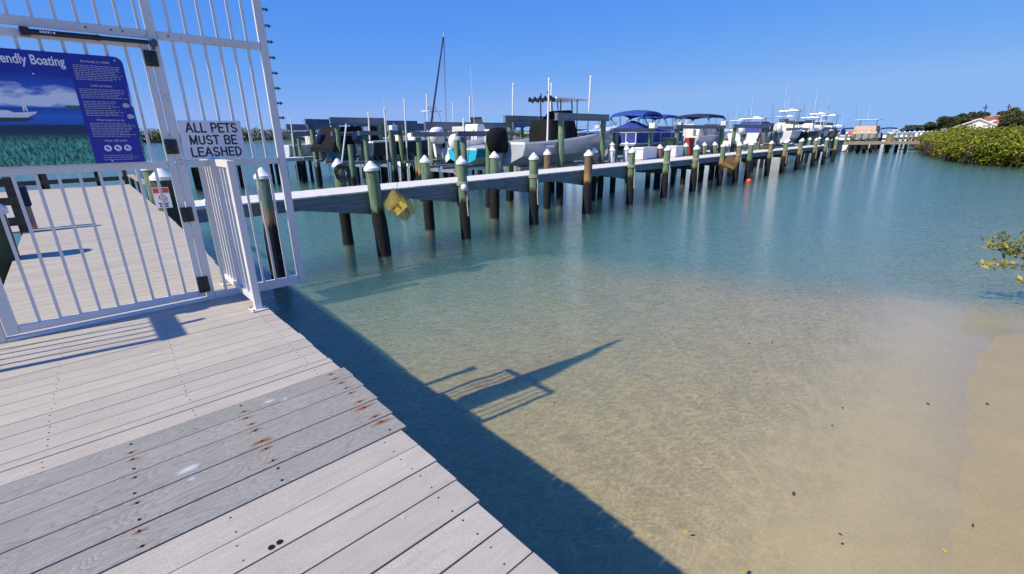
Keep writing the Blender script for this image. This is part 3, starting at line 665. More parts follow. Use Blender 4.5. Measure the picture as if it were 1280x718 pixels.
def stroke_text(txt, x, z, hgt, wid, parent, m='print_black', th_=0.19, gap=0.15):
    wds = [STROKES[c][0] + gap for c in txt]; sc = wid / (sum(wds) - gap); k = 0; dep = 0
    mb = MB(); cx = x - wid / 2
    for c, w in zip(txt, wds):
        for st_ in STROKES[c][1]:
            P_ = [(cx + px * sc, z + py * hgt) for px, py in st_]; t = th_ * hgt / 2
            for (ax, az), (bx, bz) in zip(P_[:-1], P_[1:]):
                dx_, dz_ = bx - ax, bz - az; l = math.hypot(dx_, dz_)
                if l < 1e-5: continue
                ux, uz = dx_ / l * t, dz_ / l * t; dep += 1; y = -0.0028 - 0.00002 * (dep % 9)
                e = 0.75 if len(st_) < 6 else 0.25
                q = [(ax - ux * e - uz, az - uz * e + ux), (bx + ux * e - uz, bz + uz * e + ux), (bx + ux * e + uz, bz + uz * e - ux), (ax - ux * e + uz, az - uz * e - ux)]
                mb.quad(*[Vector((a_, y, b_)) for a_, b_ in q])
        cx += w * sc
    return glyphs(mb.build('lettering', m, parent))
for t, z, w, xc in (('ALL PETS', 1.3455, 0.350, 0.905), ('MUST BE', 1.2555, 0.322, 0.902), ('LEASHED', 1.1655, 0.350, 0.908)): stroke_text(t, xc, z, 0.062, w, sg)
b = MB()
for s, z in ((0.76, 1.155), (1.05, 1.155), (0.76, 1.415), (1.05, 1.415)): b.tube((s, -0.002, z), (s, -0.005, z), 0.004, seg=8)
b.build('bolt_heads', 'steel_dark', sg)['kind'] = 'stuff'

def boat_sign_mat():
    m, nt, b = mat('sign_picture')
    tc = N(nt, 'ShaderNodeTexCoord'); mp = N(nt, 'ShaderNodeMapping'); L(nt, tc.outputs['UV'], mp.inputs[0])
    sep = N(nt, 'ShaderNodeSeparateXYZ'); L(nt, mp.outputs[0], sep.inputs[0]); v = sep.outputs[1]
    mp1 = N(nt, 'ShaderNodeMapping'); mp1.inputs['Scale'].default_value = (3.0, 5.5, 1); L(nt, tc.outputs['UV'], mp1.inputs[0])
    cl = noi(nt, mp1.outputs[0], 1.4, 6, 0.55)
    band = ramp(nt, v, ((0.50, (0, 0, 0)), (0.54, (0.75, 0.75, 0.75)), (0.62, (0.8, 0.8, 0.8)), (0.72, (0.35, 0.35, 0.35)), (0.80, (0, 0, 0))))
    cloud = ramp(nt, mth(nt, 'MULTIPLY', cl, mth(nt, 'ADD', band.outputs[0], 0.35)), ((0.40, (0, 0, 0)), (0.56, (1, 1, 1)))).outputs[0]
    skyc = ramp(nt, v, ((0.5, (0.12, 0.33, 0.72)), (0.70, (0.02, 0.10, 0.52)), (0.84, (0.006, 0.018, 0.27)))).outputs[0]
    skyc = mixc(nt, cloud, skyc, (0.78, 0.82, 0.88))
    mp2 = N(nt, 'ShaderNodeMapping'); mp2.inputs['Scale'].default_value = (5, 60, 1); L(nt, tc.outputs['UV'], mp2.inputs[0])
    wv = noi(nt, mp2.outputs[0], 1.0, 3)
    wat = ramp(nt, mth(nt, 'MULTIPLY_ADD', wv, 0.06, mth(nt, 'ADD', v, -0.03)), ((0.36, (0.012, 0.09, 0.42)), (0.44, (0.02, 0.16, 0.62)), (0.50, (0.01, 0.08, 0.40)))).outputs[0]
    mp3 = N(nt, 'ShaderNodeMapping'); mp3.inputs['Scale'].default_value = (46, 22, 1); mp3.inputs['Rotation'].default_value = (0, 0, 0.35); L(nt, tc.outputs['UV'], mp3.inputs[0])
    gr = noi(nt, mp3.outputs[0], 1.0, 4, 0.6, 0.8)
    grass = mixc(nt, ramp(nt, gr, ((0.38, (0, 0, 0)), (0.64, (1, 1, 1)))).outputs[0], (0.004, 0.07, 0.065), (0.13, 0.58, 0.38))
    under = mixc(nt, ramp(nt, mth(nt, 'MULTIPLY_ADD', gr, 0.07, v), ((0.24, (0, 0, 0)), (0.33, (1, 1, 1)))).outputs[0], grass, (0.004, 0.03, 0.075))
    c = mixc(nt, ramp(nt, mth(nt, 'MULTIPLY_ADD', wv, 0.03, v), ((0.375, (0, 0, 0)), (0.385, (1, 1, 1)))).outputs[0], under, wat)
    c = mixc(nt, ramp(nt, v, ((0.515, (0, 0, 0)), (0.52, (1, 1, 1)))).outputs[0], c, skyc)
    isl = mth(nt, 'MULTIPLY', mth(nt, 'LESS_THAN', mth(nt, 'ABSOLUTE', mth(nt, 'SUBTRACT', v, 0.525)), mth(nt, 'MULTIPLY_ADD', cl, 0.04, -0.003)), mth(nt, 'GREATER_THAN', sep.outputs[0], 0.55))
    c = mixc(nt, isl, c, (0.03, 0.16, 0.07))
    L(nt, c, b.inputs['Base Color']); b.inputs['Roughness'].default_value = 0.25
    return m
MT['sign_picture'] = boat_sign_mat()
bs = thing('information_sign', 'large blue boating information sign with seagrass picture fixed on the gate', 'sign', G(0, GN - 0.036), AG)
SL, SR_, SZ0, SZ1 = -0.66, 0.447, 1.139, 1.837
def plate(name, pts, m, y, t, uvbox=None):
    k = len(pts); mb = MB()
    mb.add([Vector((x, y, z)) for x, z in pts] + [Vector((x, y + t, z)) for x, z in pts],
           [tuple(range(k)), tuple(range(k, 2 * k))[::-1]] + [(i, k + i, k + (i + 1) % k, (i + 1) % k) for i in range(k)])
    o = mb.build(name, m, bs)
    if uvbox:
        uv = o.data.uv_layers.new(name='UVMap')
        for lp in o.data.loops:
            p = o.data.vertices[lp.vertex_index].co
            uv.data[lp.index].uv = ((p.x - uvbox[0]) / (uvbox[1] - uvbox[0]), (p.z - SZ0) / (SZ1 - SZ0))
    return o
def arc(cx, cz, r, a0, a1, k=5): return [(cx + r * math.cos(R(a0 + (a1 - a0) * i / k)), cz + r * math.sin(R(a0 + (a1 - a0) * i / k))) for i in range(k + 1)]
outline = [(SL, SZ0), (SR_, SZ0)] + arc(SR_ - 0.045, SZ1 - 0.045, 0.045, 0, 90) + [(SL, SZ1)]
plate('picture_plate', outline, 'sign_picture', 0.0, 0.004, (-0.30, 0.40))
plate('text_panel', [(0.160, SZ0), (SR_ - 0.012, SZ0)] + [(SR_ - 0.012, SZ1 - 0.2), (SR_ - 0.006, SZ1 - 0.06)] + arc(SR_ - 0.045, SZ1 - 0.0455, 0.0448, 0, 90) + [(0.160, SZ1 - 0.0007)], 'print_blue', -0.0012, 0.001)
plate('title_band', [(SL, SZ1 - 0.112), (0.1605, SZ1 - 0.145), (0.1605, SZ1 - 0.0008), (SL, SZ1 - 0.0008)], 'print_blue', -0.0009, 0.0006)
text_mesh('lettering', 'Friendly Boating', 0.078, 'print_white', bs, (0.145, -0.0022, 1.757), (PI / 2, 0, 0), 0.0016, 0.69, 'RIGHT')
x0, x1, xm = 0.180, 0.425, 0.300
for t, z in (('Be friendly to wildlife', 1.788), ('Look out below', 1.640), ('What boaters can do', 1.420), ('Wear a life jacket', 1.284)):
    text_mesh('lettering', t, 0.0205, 'print_yellow', bs, (xm, -0.0022, z), (PI / 2, 0, 0), 0.0004, 0.85, 'CENTER')
st = MB()
def lines(z0, z1, a, b, step=0.0108):
    z = z0
    while z > z1:
        x = a; e = b - random.uniform(0.0, 0.05)
        while x < e:
            w = random.uniform(0.010, 0.030); st.box((x + w / 2, -0.0021, z), (min(w, e - x), 0.0006, 0.0036)); x += w + 0.004
        z -= step
lines(1.768, 1.672, x0, x1); lines(1.622, 1.560, x0, x1); lines(1.545, 1.500, x0, x1 - 0.05); lines(1.488, 1.445, x0, x1 - 0.04); lines(1.405, 1.318, x0 + 0.005, x1)
lines(1.190, 1.155, x0 + 0.03, x1 - 0.02, 0.014)
stuff(st.build('small_print', 'print_yellow', bs))
for s in (0.245, 0.300, 0.355):
    i_ = MB(); i_.tube((s, -0.0013, 1.240), (s, -0.0026, 1.240), 0.021, seg=20); io = i_.build('round_emblem', 'print_white', bs)
    j_ = MB(); j_.box((s - 0.003, -0.0030, 1.243), (0.012, 0.0006, 0.014), rz=0.0); j_.box((s + 0.006, -0.0030, 1.234), (0.007, 0.0006, 0.010)); j_.build('emblem_mark', 'print_blue', io)
def flat(name, pts, m, y): return plate(name, pts, m, y, 0.0006)
hl = flat('pictured_boat', [(-0.33, 1.452), (-0.30, 1.436), (-0.11, 1.437), (-0.065, 1.462), (-0.055, 1.474), (-0.16, 1.466), (-0.19, 1.480), (-0.25, 1.478), (-0.27, 1.464)], 'print_white', -0.0019)
flat('pictured_shade', [(-0.33, 1.428), (-0.30, 1.410), (-0.12, 1.414), (-0.08, 1.434), (-0.11, 1.435), (-0.30, 1.434)], 'hull_dark', -0.0017)
flat('pictured_angler', [(-0.119, 1.475), (-0.112, 1.475), (-0.108, 1.500), (-0.104, 1.475), (-0.096, 1.475), (-0.099, 1.505), (-0.096, 1.535), (-0.101, 1.556), (-0.113, 1.556), (-0.118, 1.535)], 'print_white', -0.0020)
for cx, cz in ((0.405, 1.525), (0.415, 1.452)):
    flat('pictured_animal', [(cx - 0.020, cz - 0.006), (cx - 0.008, cz - 0.016), (cx + 0.016, cz - 0.012), (cx + 0.022, cz), (cx + 0.006, cz + 0.016), (cx - 0.012, cz + 0.014)], 'print_yellow', -0.0022)
b = MB()
for s, z in ((0.405, 1.812), (-0.02, 1.70), (-0.15, 1.16), (0.25, 1.155)): b.tube((s, -0.001, z), (s, -0.004, z), 0.005, seg=8)
b.build('bolt_heads', 'print_white', bs)['kind'] = 'stuff'

# ================================================================== PILINGS
def shaft_mesh(r, top, seed):
    random.seed(seed)
    mb = MB(); zs = [-4.6, -2.4, -1.9, -1.6, -1.3, -1.0, -0.75, -0.55, -0.3, 0.0, 0.3, top]
    rings = []
    for z in zs:
        rr = r * (1.0 if z > -0.5 else 1.06) * (1 + 0.02 * random.uniform(-1, 1))
        grow = 0.02 if -2.0 < z < -0.6 else 0.0
        rings.append([Vector(((rr + grow * random.random()) * math.cos(2 * PI * i / 14), (rr + grow * random.random()) * math.sin(2 * PI * i / 14), z)) for i in range(14)])
    mb.loft(rings); bmesh.ops.recalc_face_normals(mb.bm, faces=mb.bm.faces[:])
    me = bpy.data.meshes.new('piling_shaft'); mb.bm.to_mesh(me); mb.bm.free()
    for p in me.polygons: p.use_smooth = True
    me.set_sharp_from_angle(angle=R(50)); return me
SHAFT = {}
def shaft(m, top, seed, r=0.145):
    k = (m, round(top, 2), seed % 3, r)
    if k not in SHAFT:
        me = shaft_mesh(r, top, seed % 3 + 3); me.materials.append(MT[m]); SHAFT[k] = me
    return SHAFT[k]
def cap_mesh(r):
    mb = MB(); mb.lathe([(r + 0.012, 0.0), (r + 0.020, 0.004), (r + 0.020, 0.065), (r + 0.006, 0.078), (0.03, 0.225), (0.0005, 0.232)], 18)
    bmesh.ops.recalc_face_normals(mb.bm, faces=mb.bm.faces[:])
    me = bpy.data.meshes.new('piling_cap'); mb.bm.to_mesh(me); mb.bm.free(); me.materials.append(MT['cap_white'])
    for p in me.polygons: p.use_smooth = True
    me.set_sharp_from_angle(angle=R(30)); return me
CAP = cap_mesh(0.15)
npile = [0]
def piling(loc, label, group, m='pile_green', top=0.55, lean=(0, 0), cap=True, r=0.145):
    t = thing('dock_piling', label, 'piling', loc, random.uniform(0, 6), group)
    npile[0] += 1
    t.rotation_euler = (lean[0] + random.gauss(0, R(0.55)), lean[1] + random.gauss(0, R(0.55)), t.rotation_euler.z)
    if r == 0.145: r = (0.135, 0.145, 0.155)[npile[0] % 3]
    link('shaft', shaft(m, top, npile[0], r), t)
    if cap:
        c = link('cap', CAP, t, (0, 0, top - 0.062)); c.scale = (r / 0.145, r / 0.145, 1)
    return t
random.seed(11)
front_px = [(350, 345), (477, 322), (581.5, 302), (667, 281), (733, 268), (786, 257), (829, 249), (865, 241), (898, 235), (918, 230), (932.5, 228), (957.5, 224), (976, 219.5), (995, 215), (1014, 211), (1027.5, 208), (1040, 205)]
front_mat = ['pile_green', 'pile_green', 'pile_green', 'pile_green', 'pile_brown', 'pile_green', 'pile_green', 'pile_green', 'pile_green', 'pile_olive', 'pile_green', 'pile_olive', 'pile_green', 'pile_green', 'pile_olive', 'pile_green', 'pile_green']
front = []
colname = {'pile_green': 'green', 'pile_brown': 'brown', 'pile_olive': 'olive', 'pile_moss': 'mossy'}
for i, (p, m) in enumerate(zip(front_px, front_mat)):
    q = on_plane(*p, WL); s = q.dot(UP); nn = q.dot(NP)
    nn = 10.55 if i else 10.5
    s, _ = along_pier(p[0], p[1], nn)
    lab = '%s white-capped piling on the near side of the long pier, %s from the gate end' % (colname[m], ORD[i])
    lean = (0, 0)
    t = piling(Q(s, nn, 0), lab, 'pilings along the near side of the pier', m, 0.55 + random.uniform(-0.03, 0.04), lean)
    if i == 1: t.rotation_euler = (R(1.5), R(-3.0), 0.3)
    front.append((s, nn, t))
back_px = [(428, 250), (533, 225), (618, 215), (684, 205), (742, 200), (824, 195), (857, 188), (880, 186), (893, 185), (919, 183), (943, 182), (985, 178), (1003, 177), (1012, 176), (1024, 175)]
for i, p in enumerate(back_px):
    nn = 12.5; s, _ = along_pier(p[0], p[1], nn)
    m = ['pile_green', 'pile_green', 'pile_green', 'pile_brown', 'pile_brown', 'pile_brown', 'pile_green', 'pile_olive', 'pile_green', 'pile_brown', 'pile_green', 'pile_green', 'pile_olive', 'pile_green', 'pile_green'][i]
    piling(Q(s, nn, 0), '%s white-capped piling on the boat side of the long pier, %s from the gate end' % (colname[m], ORD[i]), 'pilings along the boat side of the pier', m, 0.53 + random.uniform(-0.03, 0.05))
# corner pilings at the end of the walkway, one with a notice
cp = piling(G(1.27, 11.0), 'corner piling carrying a red and white notice where walkway meets pier', 'pilings by the walkway', 'pile_moss', 0.62, r=0.17)
piling(G(1.33, 13.2), 'slim green piling just behind the noticed corner piling', 'pilings by the walkway', 'pile_green', 0.70, r=0.13)
piling(G(-0.79, 7.75), 'mossy old piling against the left edge of the walkway', 'pilings by the walkway', 'pile_moss', 0.58, r=0.17)
ns = thing('notice_sign', 'small white notice with red header fixed on corner piling', 'sign', G(1.27, 11.0), AG - 0.35)
MB().box((-0.02, -0.196, 0.25), (0.26, 0.006, 0.38), bev=0.001).build('plate', 'sign_white', ns)
MB().box((-0.02, -0.2005, 0.385), (0.24, 0.002, 0.09)).build('red_header', 'print_red', ns)
b = MB()
for z, w in ((0.15, 0.16), (0.12, 0.12), (0.09, 0.14)): b.box((-0.02, -0.2005, z), (w, 0.002, 0.016))
stuff(b.build('small_print', 'print_black', ns))
rg = MB()
for i in range(16):
    a, c_ = 2 * PI * i / 16, 2 * PI * (i + 1) / 16
    rg.tube((-0.02 + 0.05 * math.cos(a), -0.2005, 0.255 + 0.05 * math.sin(a)), (-0.02 + 0.05 * math.cos(c_), -0.2005, 0.255 + 0.05 * math.sin(c_)), 0.006, seg=5)
rg.tube((-0.055, -0.2005, 0.29), (0.015, -0.2005, 0.22), 0.006, seg=5)
rg.build('prohibition_ring', 'print_red', ns)

# ---- pile dressings (each hangs on or stands by a piling)
def front_at(i, ds=0, dn=0, z=0): s, nn, _ = front[i]; return Q(s + ds, nn + dn, z)
rc = MB(); random.seed(5)
for k in range(9):
    r0 = random.uniform(0.16, 0.22); ox, oz = random.uniform(-0.03, 0.03), random.uniform(-0.05, 0.05); ph = random.uniform(-0.3, 0.3)
    pts = [Vector((r0 * math.cos(a) + ox, -0.19 - 0.015 * k * 0.4 + 0.04 * math.sin(a + ph), 0.36 + oz + r0 * 0.9 * math.sin(a))) for a in [2 * PI * i / 18 for i in range(19)]]
    rc.path(pts, 0.013, 5)
rc.path([Vector((0.15, -0.2, 0.3)), Vector((0.3, -0.2, 0.05)), Vector((0.24, -0.2, -0.1)), Vector((0.05, -0.2, -0.16))], 0.010, 5)
s0, _ = along_pier(428, 250, 12.5)
o = rc.build('rope_coil', 'rope_dark', None, Q(s0, 12.5, 0), rz=AP); tag(o, 'dark coil of hose or rope hung on a boat-side piling', 'rope')
def trap(loc, m, label, rot, sz=(0.60, 0.50, 0.40)):
    mb = MB(); X, Y, Z = sz; wires = 0.007
    k = 7
    for a in range(k + 1):
        t = -0.5 + a / k
        for sgn in (-0.5, 0.5):
            mb.tube((t * X, sgn * Y, -Z / 2), (t * X, sgn * Y, Z / 2), wires, seg=4, caps=False); mb.tube((-X / 2, sgn * Y, t * Z), (X / 2, sgn * Y, t * Z), wires, seg=4, caps=False)
            mb.tube((sgn * X, t * Y, -Z / 2), (sgn * X, t * Y, Z / 2), wires, seg=4, caps=False); mb.tube((sgn * X, -Y / 2, t * Z), (sgn * X, Y / 2, t * Z), wires, seg=4, caps=False)
            mb.tube((t * X, -Y / 2, sgn * Z), (t * X, Y / 2, sgn * Z), wires, seg=4, caps=False); mb.tube((-X / 2, t * Y, sgn * Z), (X / 2, t * Y, sgn * Z), wires, seg=4, caps=False)
    th = thing('crab_trap', label, 'crab trap', loc); th.rotation_euler = rot
    mb.build('wire_cage', m, th)
    MB().box((0, 0, 0.02), (X * 0.96, Y * 0.96, 0.012)).box((0, 0, 0), (0.012, Y * 0.96, Z * 0.9)).build('inner_panel', m, th)
    q = MB(); q.tube((-X * 0.5, 0, Z * 0.5), (-X * 0.85, 0.05, Z * 1.15), 0.006, seg=5); q.build('hanging_line', 'rope_dark', th)
    return th
trap(Q(front[1][0] + 0.47, 10.25, -0.36), 'trap_wire', 'yellow wire crab trap hung beside the near leaning piling', (R(38), R(32), AP + 0.2))
trap(front_at(8, -0.05, -0.48, -0.42), 'trap_rust', 'rusty wire crab trap hung under the far part of the pier', (R(30), R(40), AP + 0.8), (0.75, 0.6, 0.55))
fl = MB(); fl.lathe([(0.02, -0.16), (0.12, -0.12), (0.17, 0.0), (0.12, 0.12), (0.02, 0.16)], 12)
q = on_plane(936, 227, WL); o = fl.build('float_buoy', 'float_red', None, q + Vector((0, 0, 0.02)), smooth='all'); tag(o, 'round red float on the water under the pier', 'buoy')
fl = MB(); fl.lathe([(0.01, -0.1), (0.07, -0.08), (0.10, 0.0), (0.07, 0.08), (0.01, 0.1)], 12)
o = fl.build('float_buoy', 'pvc_white', None, front_at(2, -0.12, -0.2, -0.12), smooth='all'); tag(o, 'white ball float tied on the third pier piling', 'buoy')
def hang_rope(i, label):
    mb = MB(); mb.path([Vector((0, -0.16, -0.1)), Vector((0.01, -0.18, -0.35)), Vector((0.0, -0.17, -0.6)), Vector((0.02, -0.18, -0.95))], 0.022, 6)
    mb.path([Vector((0.06, -0.15, -0.1)), Vector((0.06, -0.17, -0.5))], 0.018, 6)
    for z in (0.02, -0.06, -0.02): mb.path([Vector((0.165 * math.cos(a), 0.165 * math.sin(a), z)) for a in [2 * PI * k / 14 for k in range(15)]], 0.014, 5)
    o = mb.build('mooring_rope', 'rope_pale', None, front_at(i), rz=AP); tag(o, label, 'rope', 'ropes tied on the near pilings')
for i in (2, 3, 5, 6, 7, 9, 11, 12, 13, 14, 15): hang_rope(i, 'pale rope end tied round the %s near-side pier piling' % ORD[i])

# ================================================================== LONG PIER
pier = thing('pier', 'long grey boarded pier on pilings running away past the boats', 'pier', (0, 0, 0), AP)
PS0, PS1 = 1.9, 53.3
st1 = MB(); st1.box(((PS0 + PS1) / 2, 10.80, -0.165), (PS1 - PS0, 0.05, 0.26)); st1.box(((PS0 + PS1) / 2, 10.84, -0.12), (PS1 - PS0, 0.03, 0.16)); st1.build('stringer', 'stringer', pier)
MB().box(((PS0 + PS1) / 2, 12.16, -0.165), (PS1 - PS0, 0.05, 0.26)).build('stringer', 'stringer', pier)
random.seed(3); pb = MB(); s = PS0
while s < PS1:
    pb.box((s + 0.07, 11.475, -0.018 + random.uniform(-0.003, 0.003)), (0.138, 1.42 + random.uniform(-0.015, 0.015), 0.034)); s += 0.1435
stuff(pb.build('deck_boards', 'board_pier', pier))
for i, (s, nn, t) in enumerate(front):
    if 0 < i: MB().box((s, 11.5, -0.42), (0.09, 2.2, 0.22)).build('cross_beam', 'under_wood', pier)
for i in range(1, len(front) - 1):
    s = (front[i][0] + 0.16)
    q = MB(); a = Vector((s, 10.74, -0.30)); 
    q.add([Vector((s + 0.02, 10.77, -0.30)), Vector((s + 0.02, 10.83, -0.30)), Vector((s - 1.9, 10.83, -0.30)), Vector((s - 1.9, 10.77, -0.30)), Vector((s + 0.02, 10.77, -0.62)), Vector((s + 0.02, 10.83, -0.62))],
          [(0, 1, 2, 3), (0, 4, 5, 1), (0, 3, 4), (1, 5, 2), (3, 2, 5, 4)])
    if i < 6: q.build('brace', 'stringer', pier)
    else: q.bm.free()

# ---- things standing on the pier
def pedestal(px, label):
    s, _ = along_pier(px, 190, 12.3); t = thing('power_pedestal', label, 'power pedestal', Q(s, 12.3, 0), AP, 'power pedestals on the pier')
    MB().box((0, 0, 0.27), (0.22, 0.22, 0.54), bev=0.02).build('body', 'hull_pale', t)
    MB().lathe([(0.15, 0.54), (0.16, 0.56), (0.13, 0.62), (0.10, 0.66)], 12).build('collar', 'cap_white', t, smooth=True)
    MB().lathe([(0.09, 0.66), (0.09, 0.78), (0.13, 0.80), (0.02, 0.92)], 12).build('lamp_hood', 'cap_white', t, smooth=True)
    MB().box((0.0, -0.115, 0.36), (0.12, 0.02, 0.16), bev=0.004).build('socket_door', 'motor_grey', t)
pedestal(765, 'white power pedestal on the pier just right of the big white boat'); pedestal(783, 'white power pedestal between pilings before the blue pontoon boat')
for px, w, label in ((796, 1.5, 'long white dock box on the pier before the blue pontoon boat'), (837, 1.1, 'shorter white dock box on the pier beside the green bin')):
    s, _ = along_pier(px, 195, 12.9); t = thing('dock_box', label, 'dock box', Q(s + w / 2, 12.9, 0), AP, 'white dock boxes')
    b = MB(); b.box((0, 0, 0.26), (w, 0.7, 0.5), bev=0.03); b.build('body', 'gel_white', t)
    b = MB(); b.box((0, 0, 0.55), (w + 0.06, 0.76, 0.10), bev=0.035); b.build('lid', 'gel_white', t)
    MB().box((0, 0, -0.03), (w + 0.5, 0.9, 0.05)).build('platform', 'board_pier', t)
s, _ = along_pier(829, 190, 13.6); t = thing('wheelie_bin', 'dark green rubbish bin standing beside the white dock boxes', 'bin', Q(s, 13.2, 0), AP)
b = MB(); b.loft([[Vector((x * w, y * w, z)) for x, y in ((-1, -1), (1, -1), (1, 1), (-1, 1))] for z, w in ((0, 0.24), (0.95, 0.32))]); b.build('body', 'bin_green', t)
MB().box((0, 0, 0.985), (0.70, 0.72, 0.07), bev=0.02).build('lid', 'bin_green', t)
b = MB(); b.tube((-0.27, 0.27, 0.1), (-0.21, 0.27, 0.1), 0.1, seg=12); b.tube((0.21, 0.27, 0.1), (0.27, 0.27, 0.1), 0.1, seg=12); b.build('wheels', 'black_plastic', t)
s, _ = along_pier(862, 190, 12.9); t = thing('fuel_cabinet', 'narrow dark red cabinet standing on the pier beside the grey boat', 'cabinet', Q(s, 12.95, 0), AP)
MB().box((0, 0, 0.5), (0.5, 0.4, 1.0), bev=0.03).build('body', 'red_paint', t); MB().box((0, -0.215, 0.52), (0.32, 0.02, 0.75), bev=0.01).build('door', 'motor_black', t)
for px, lab in ((962, 'small wooden bench on the pier among the far pilings'),):
    s, _ = along_pier(px, 180, 12.0); t = thing('bench', lab, 'bench', Q(s, 12.0, 0), AP)
    for k in range(3): MB().box((0, -0.15 + 0.15 * k, 0.45), (1.4, 0.12, 0.04)).build('seat_slat', 'tan_wood', t)
    for k in range(3): MB().box((0, 0.25, 0.58 + 0.14 * k), (1.4, 0.04, 0.11)).build('back_slat', 'tan_wood', t)
    for sx in (-0.6, 0.6): MB().box((sx, 0.0, 0.215), (0.06, 0.4, 0.43)).build('leg', 'dark_wood', t); MB().box((sx, 0.29, 0.45), (0.06, 0.04, 0.9)).build('back_post', 'dark_wood', t)

# ---- wooden railings at the walkway
def post_rail(name, label, pts, zs, top, m='dark_wood', gap=1.8, posts=None):
    t = thing(name, label, 'railing', G(0, 0), AG)
    a, b = Vector(pts[0]), Vector(pts[1]); d = b - a; ang = math.atan2(d.y, d.x); k = max(1, round(d.length / gap))
    for i in range(k + 1):
        p = a + d * i / k; MB().box((p.x, p.y, top / 2 - 0.15), (0.10, 0.10, top + 0.30), ang, bev=0.006).build('post', m, t)
    nv = Vector((-d.y, d.x)).normalized() * 0.07
    for z, hgt in zs:
        p = (a + b) / 2 - nv.to_2d() if False else (a + b) / 2
        MB().box((p.x - nv.x, p.y - nv.y, z), (d.length + 0.1, 0.038, hgt), ang, bev=0.004).build('rail', m, t)
    return t
post_rail('wooden_railing', 'dark wooden railing left of the walkway with three rails', ((-4.0, 9.95), (-0.66, 9.95)), ((0.74, 0.09), (0.46, 0.11), (0.17, 0.12)), 0.80)
post_rail('wooden_railing', 'dark low wooden rail across the far end of the walkway', ((-4.0, 18.5), (1.25, 18.5)), ((0.18, 0.12), (0.92, 0.10)), 0.95)
rr = thing('wooden_railing', 'weathered tan rail along the far right edge of the walkway', 'railing', G(0, 0), AG)
MB().box((1.36, 16.4, 0.26), (0.14, 4.2, 0.04)).build('cap_board', 'tan_wood', rr)
for nn in (14.6, 16.4, 18.2): MB().box((1.36, nn, 0.0), (0.09, 0.09, 0.46)).build('post', 'dark_wood', rr)
np_ = thing('mooring_post', 'square wooden post wrapped in navy canvas beside the railing', 'post', G(-0.57, 10.15), AG)
MB().box((0, 0, 0.17), (0.09, 0.09, 0.36), bev=0.005).build('post', 'tan_wood', np_); MB().box((0, 0, 0.50), (0.13, 0.13, 0.30), bev=0.02).build('wrap', 'canvas_navy', np_)
wb = thing('storage_box', 'white storage box standing beyond the far right corner of the walkway', 'box', G(1.75, 18.0), AG)
MB().box((0, 0, 0.28), (0.5, 0.5, 0.62), bev=0.03).build('body', 'gel_white', wb); MB().box((0, 0, 0.62), (0.54, 0.54, 0.06), bev=0.02).build('lid', 'gel_white', wb)
MB().box((0, 0, -0.8), (0.12, 0.12, 1.6)).build('support', 'dark_wood', wb)

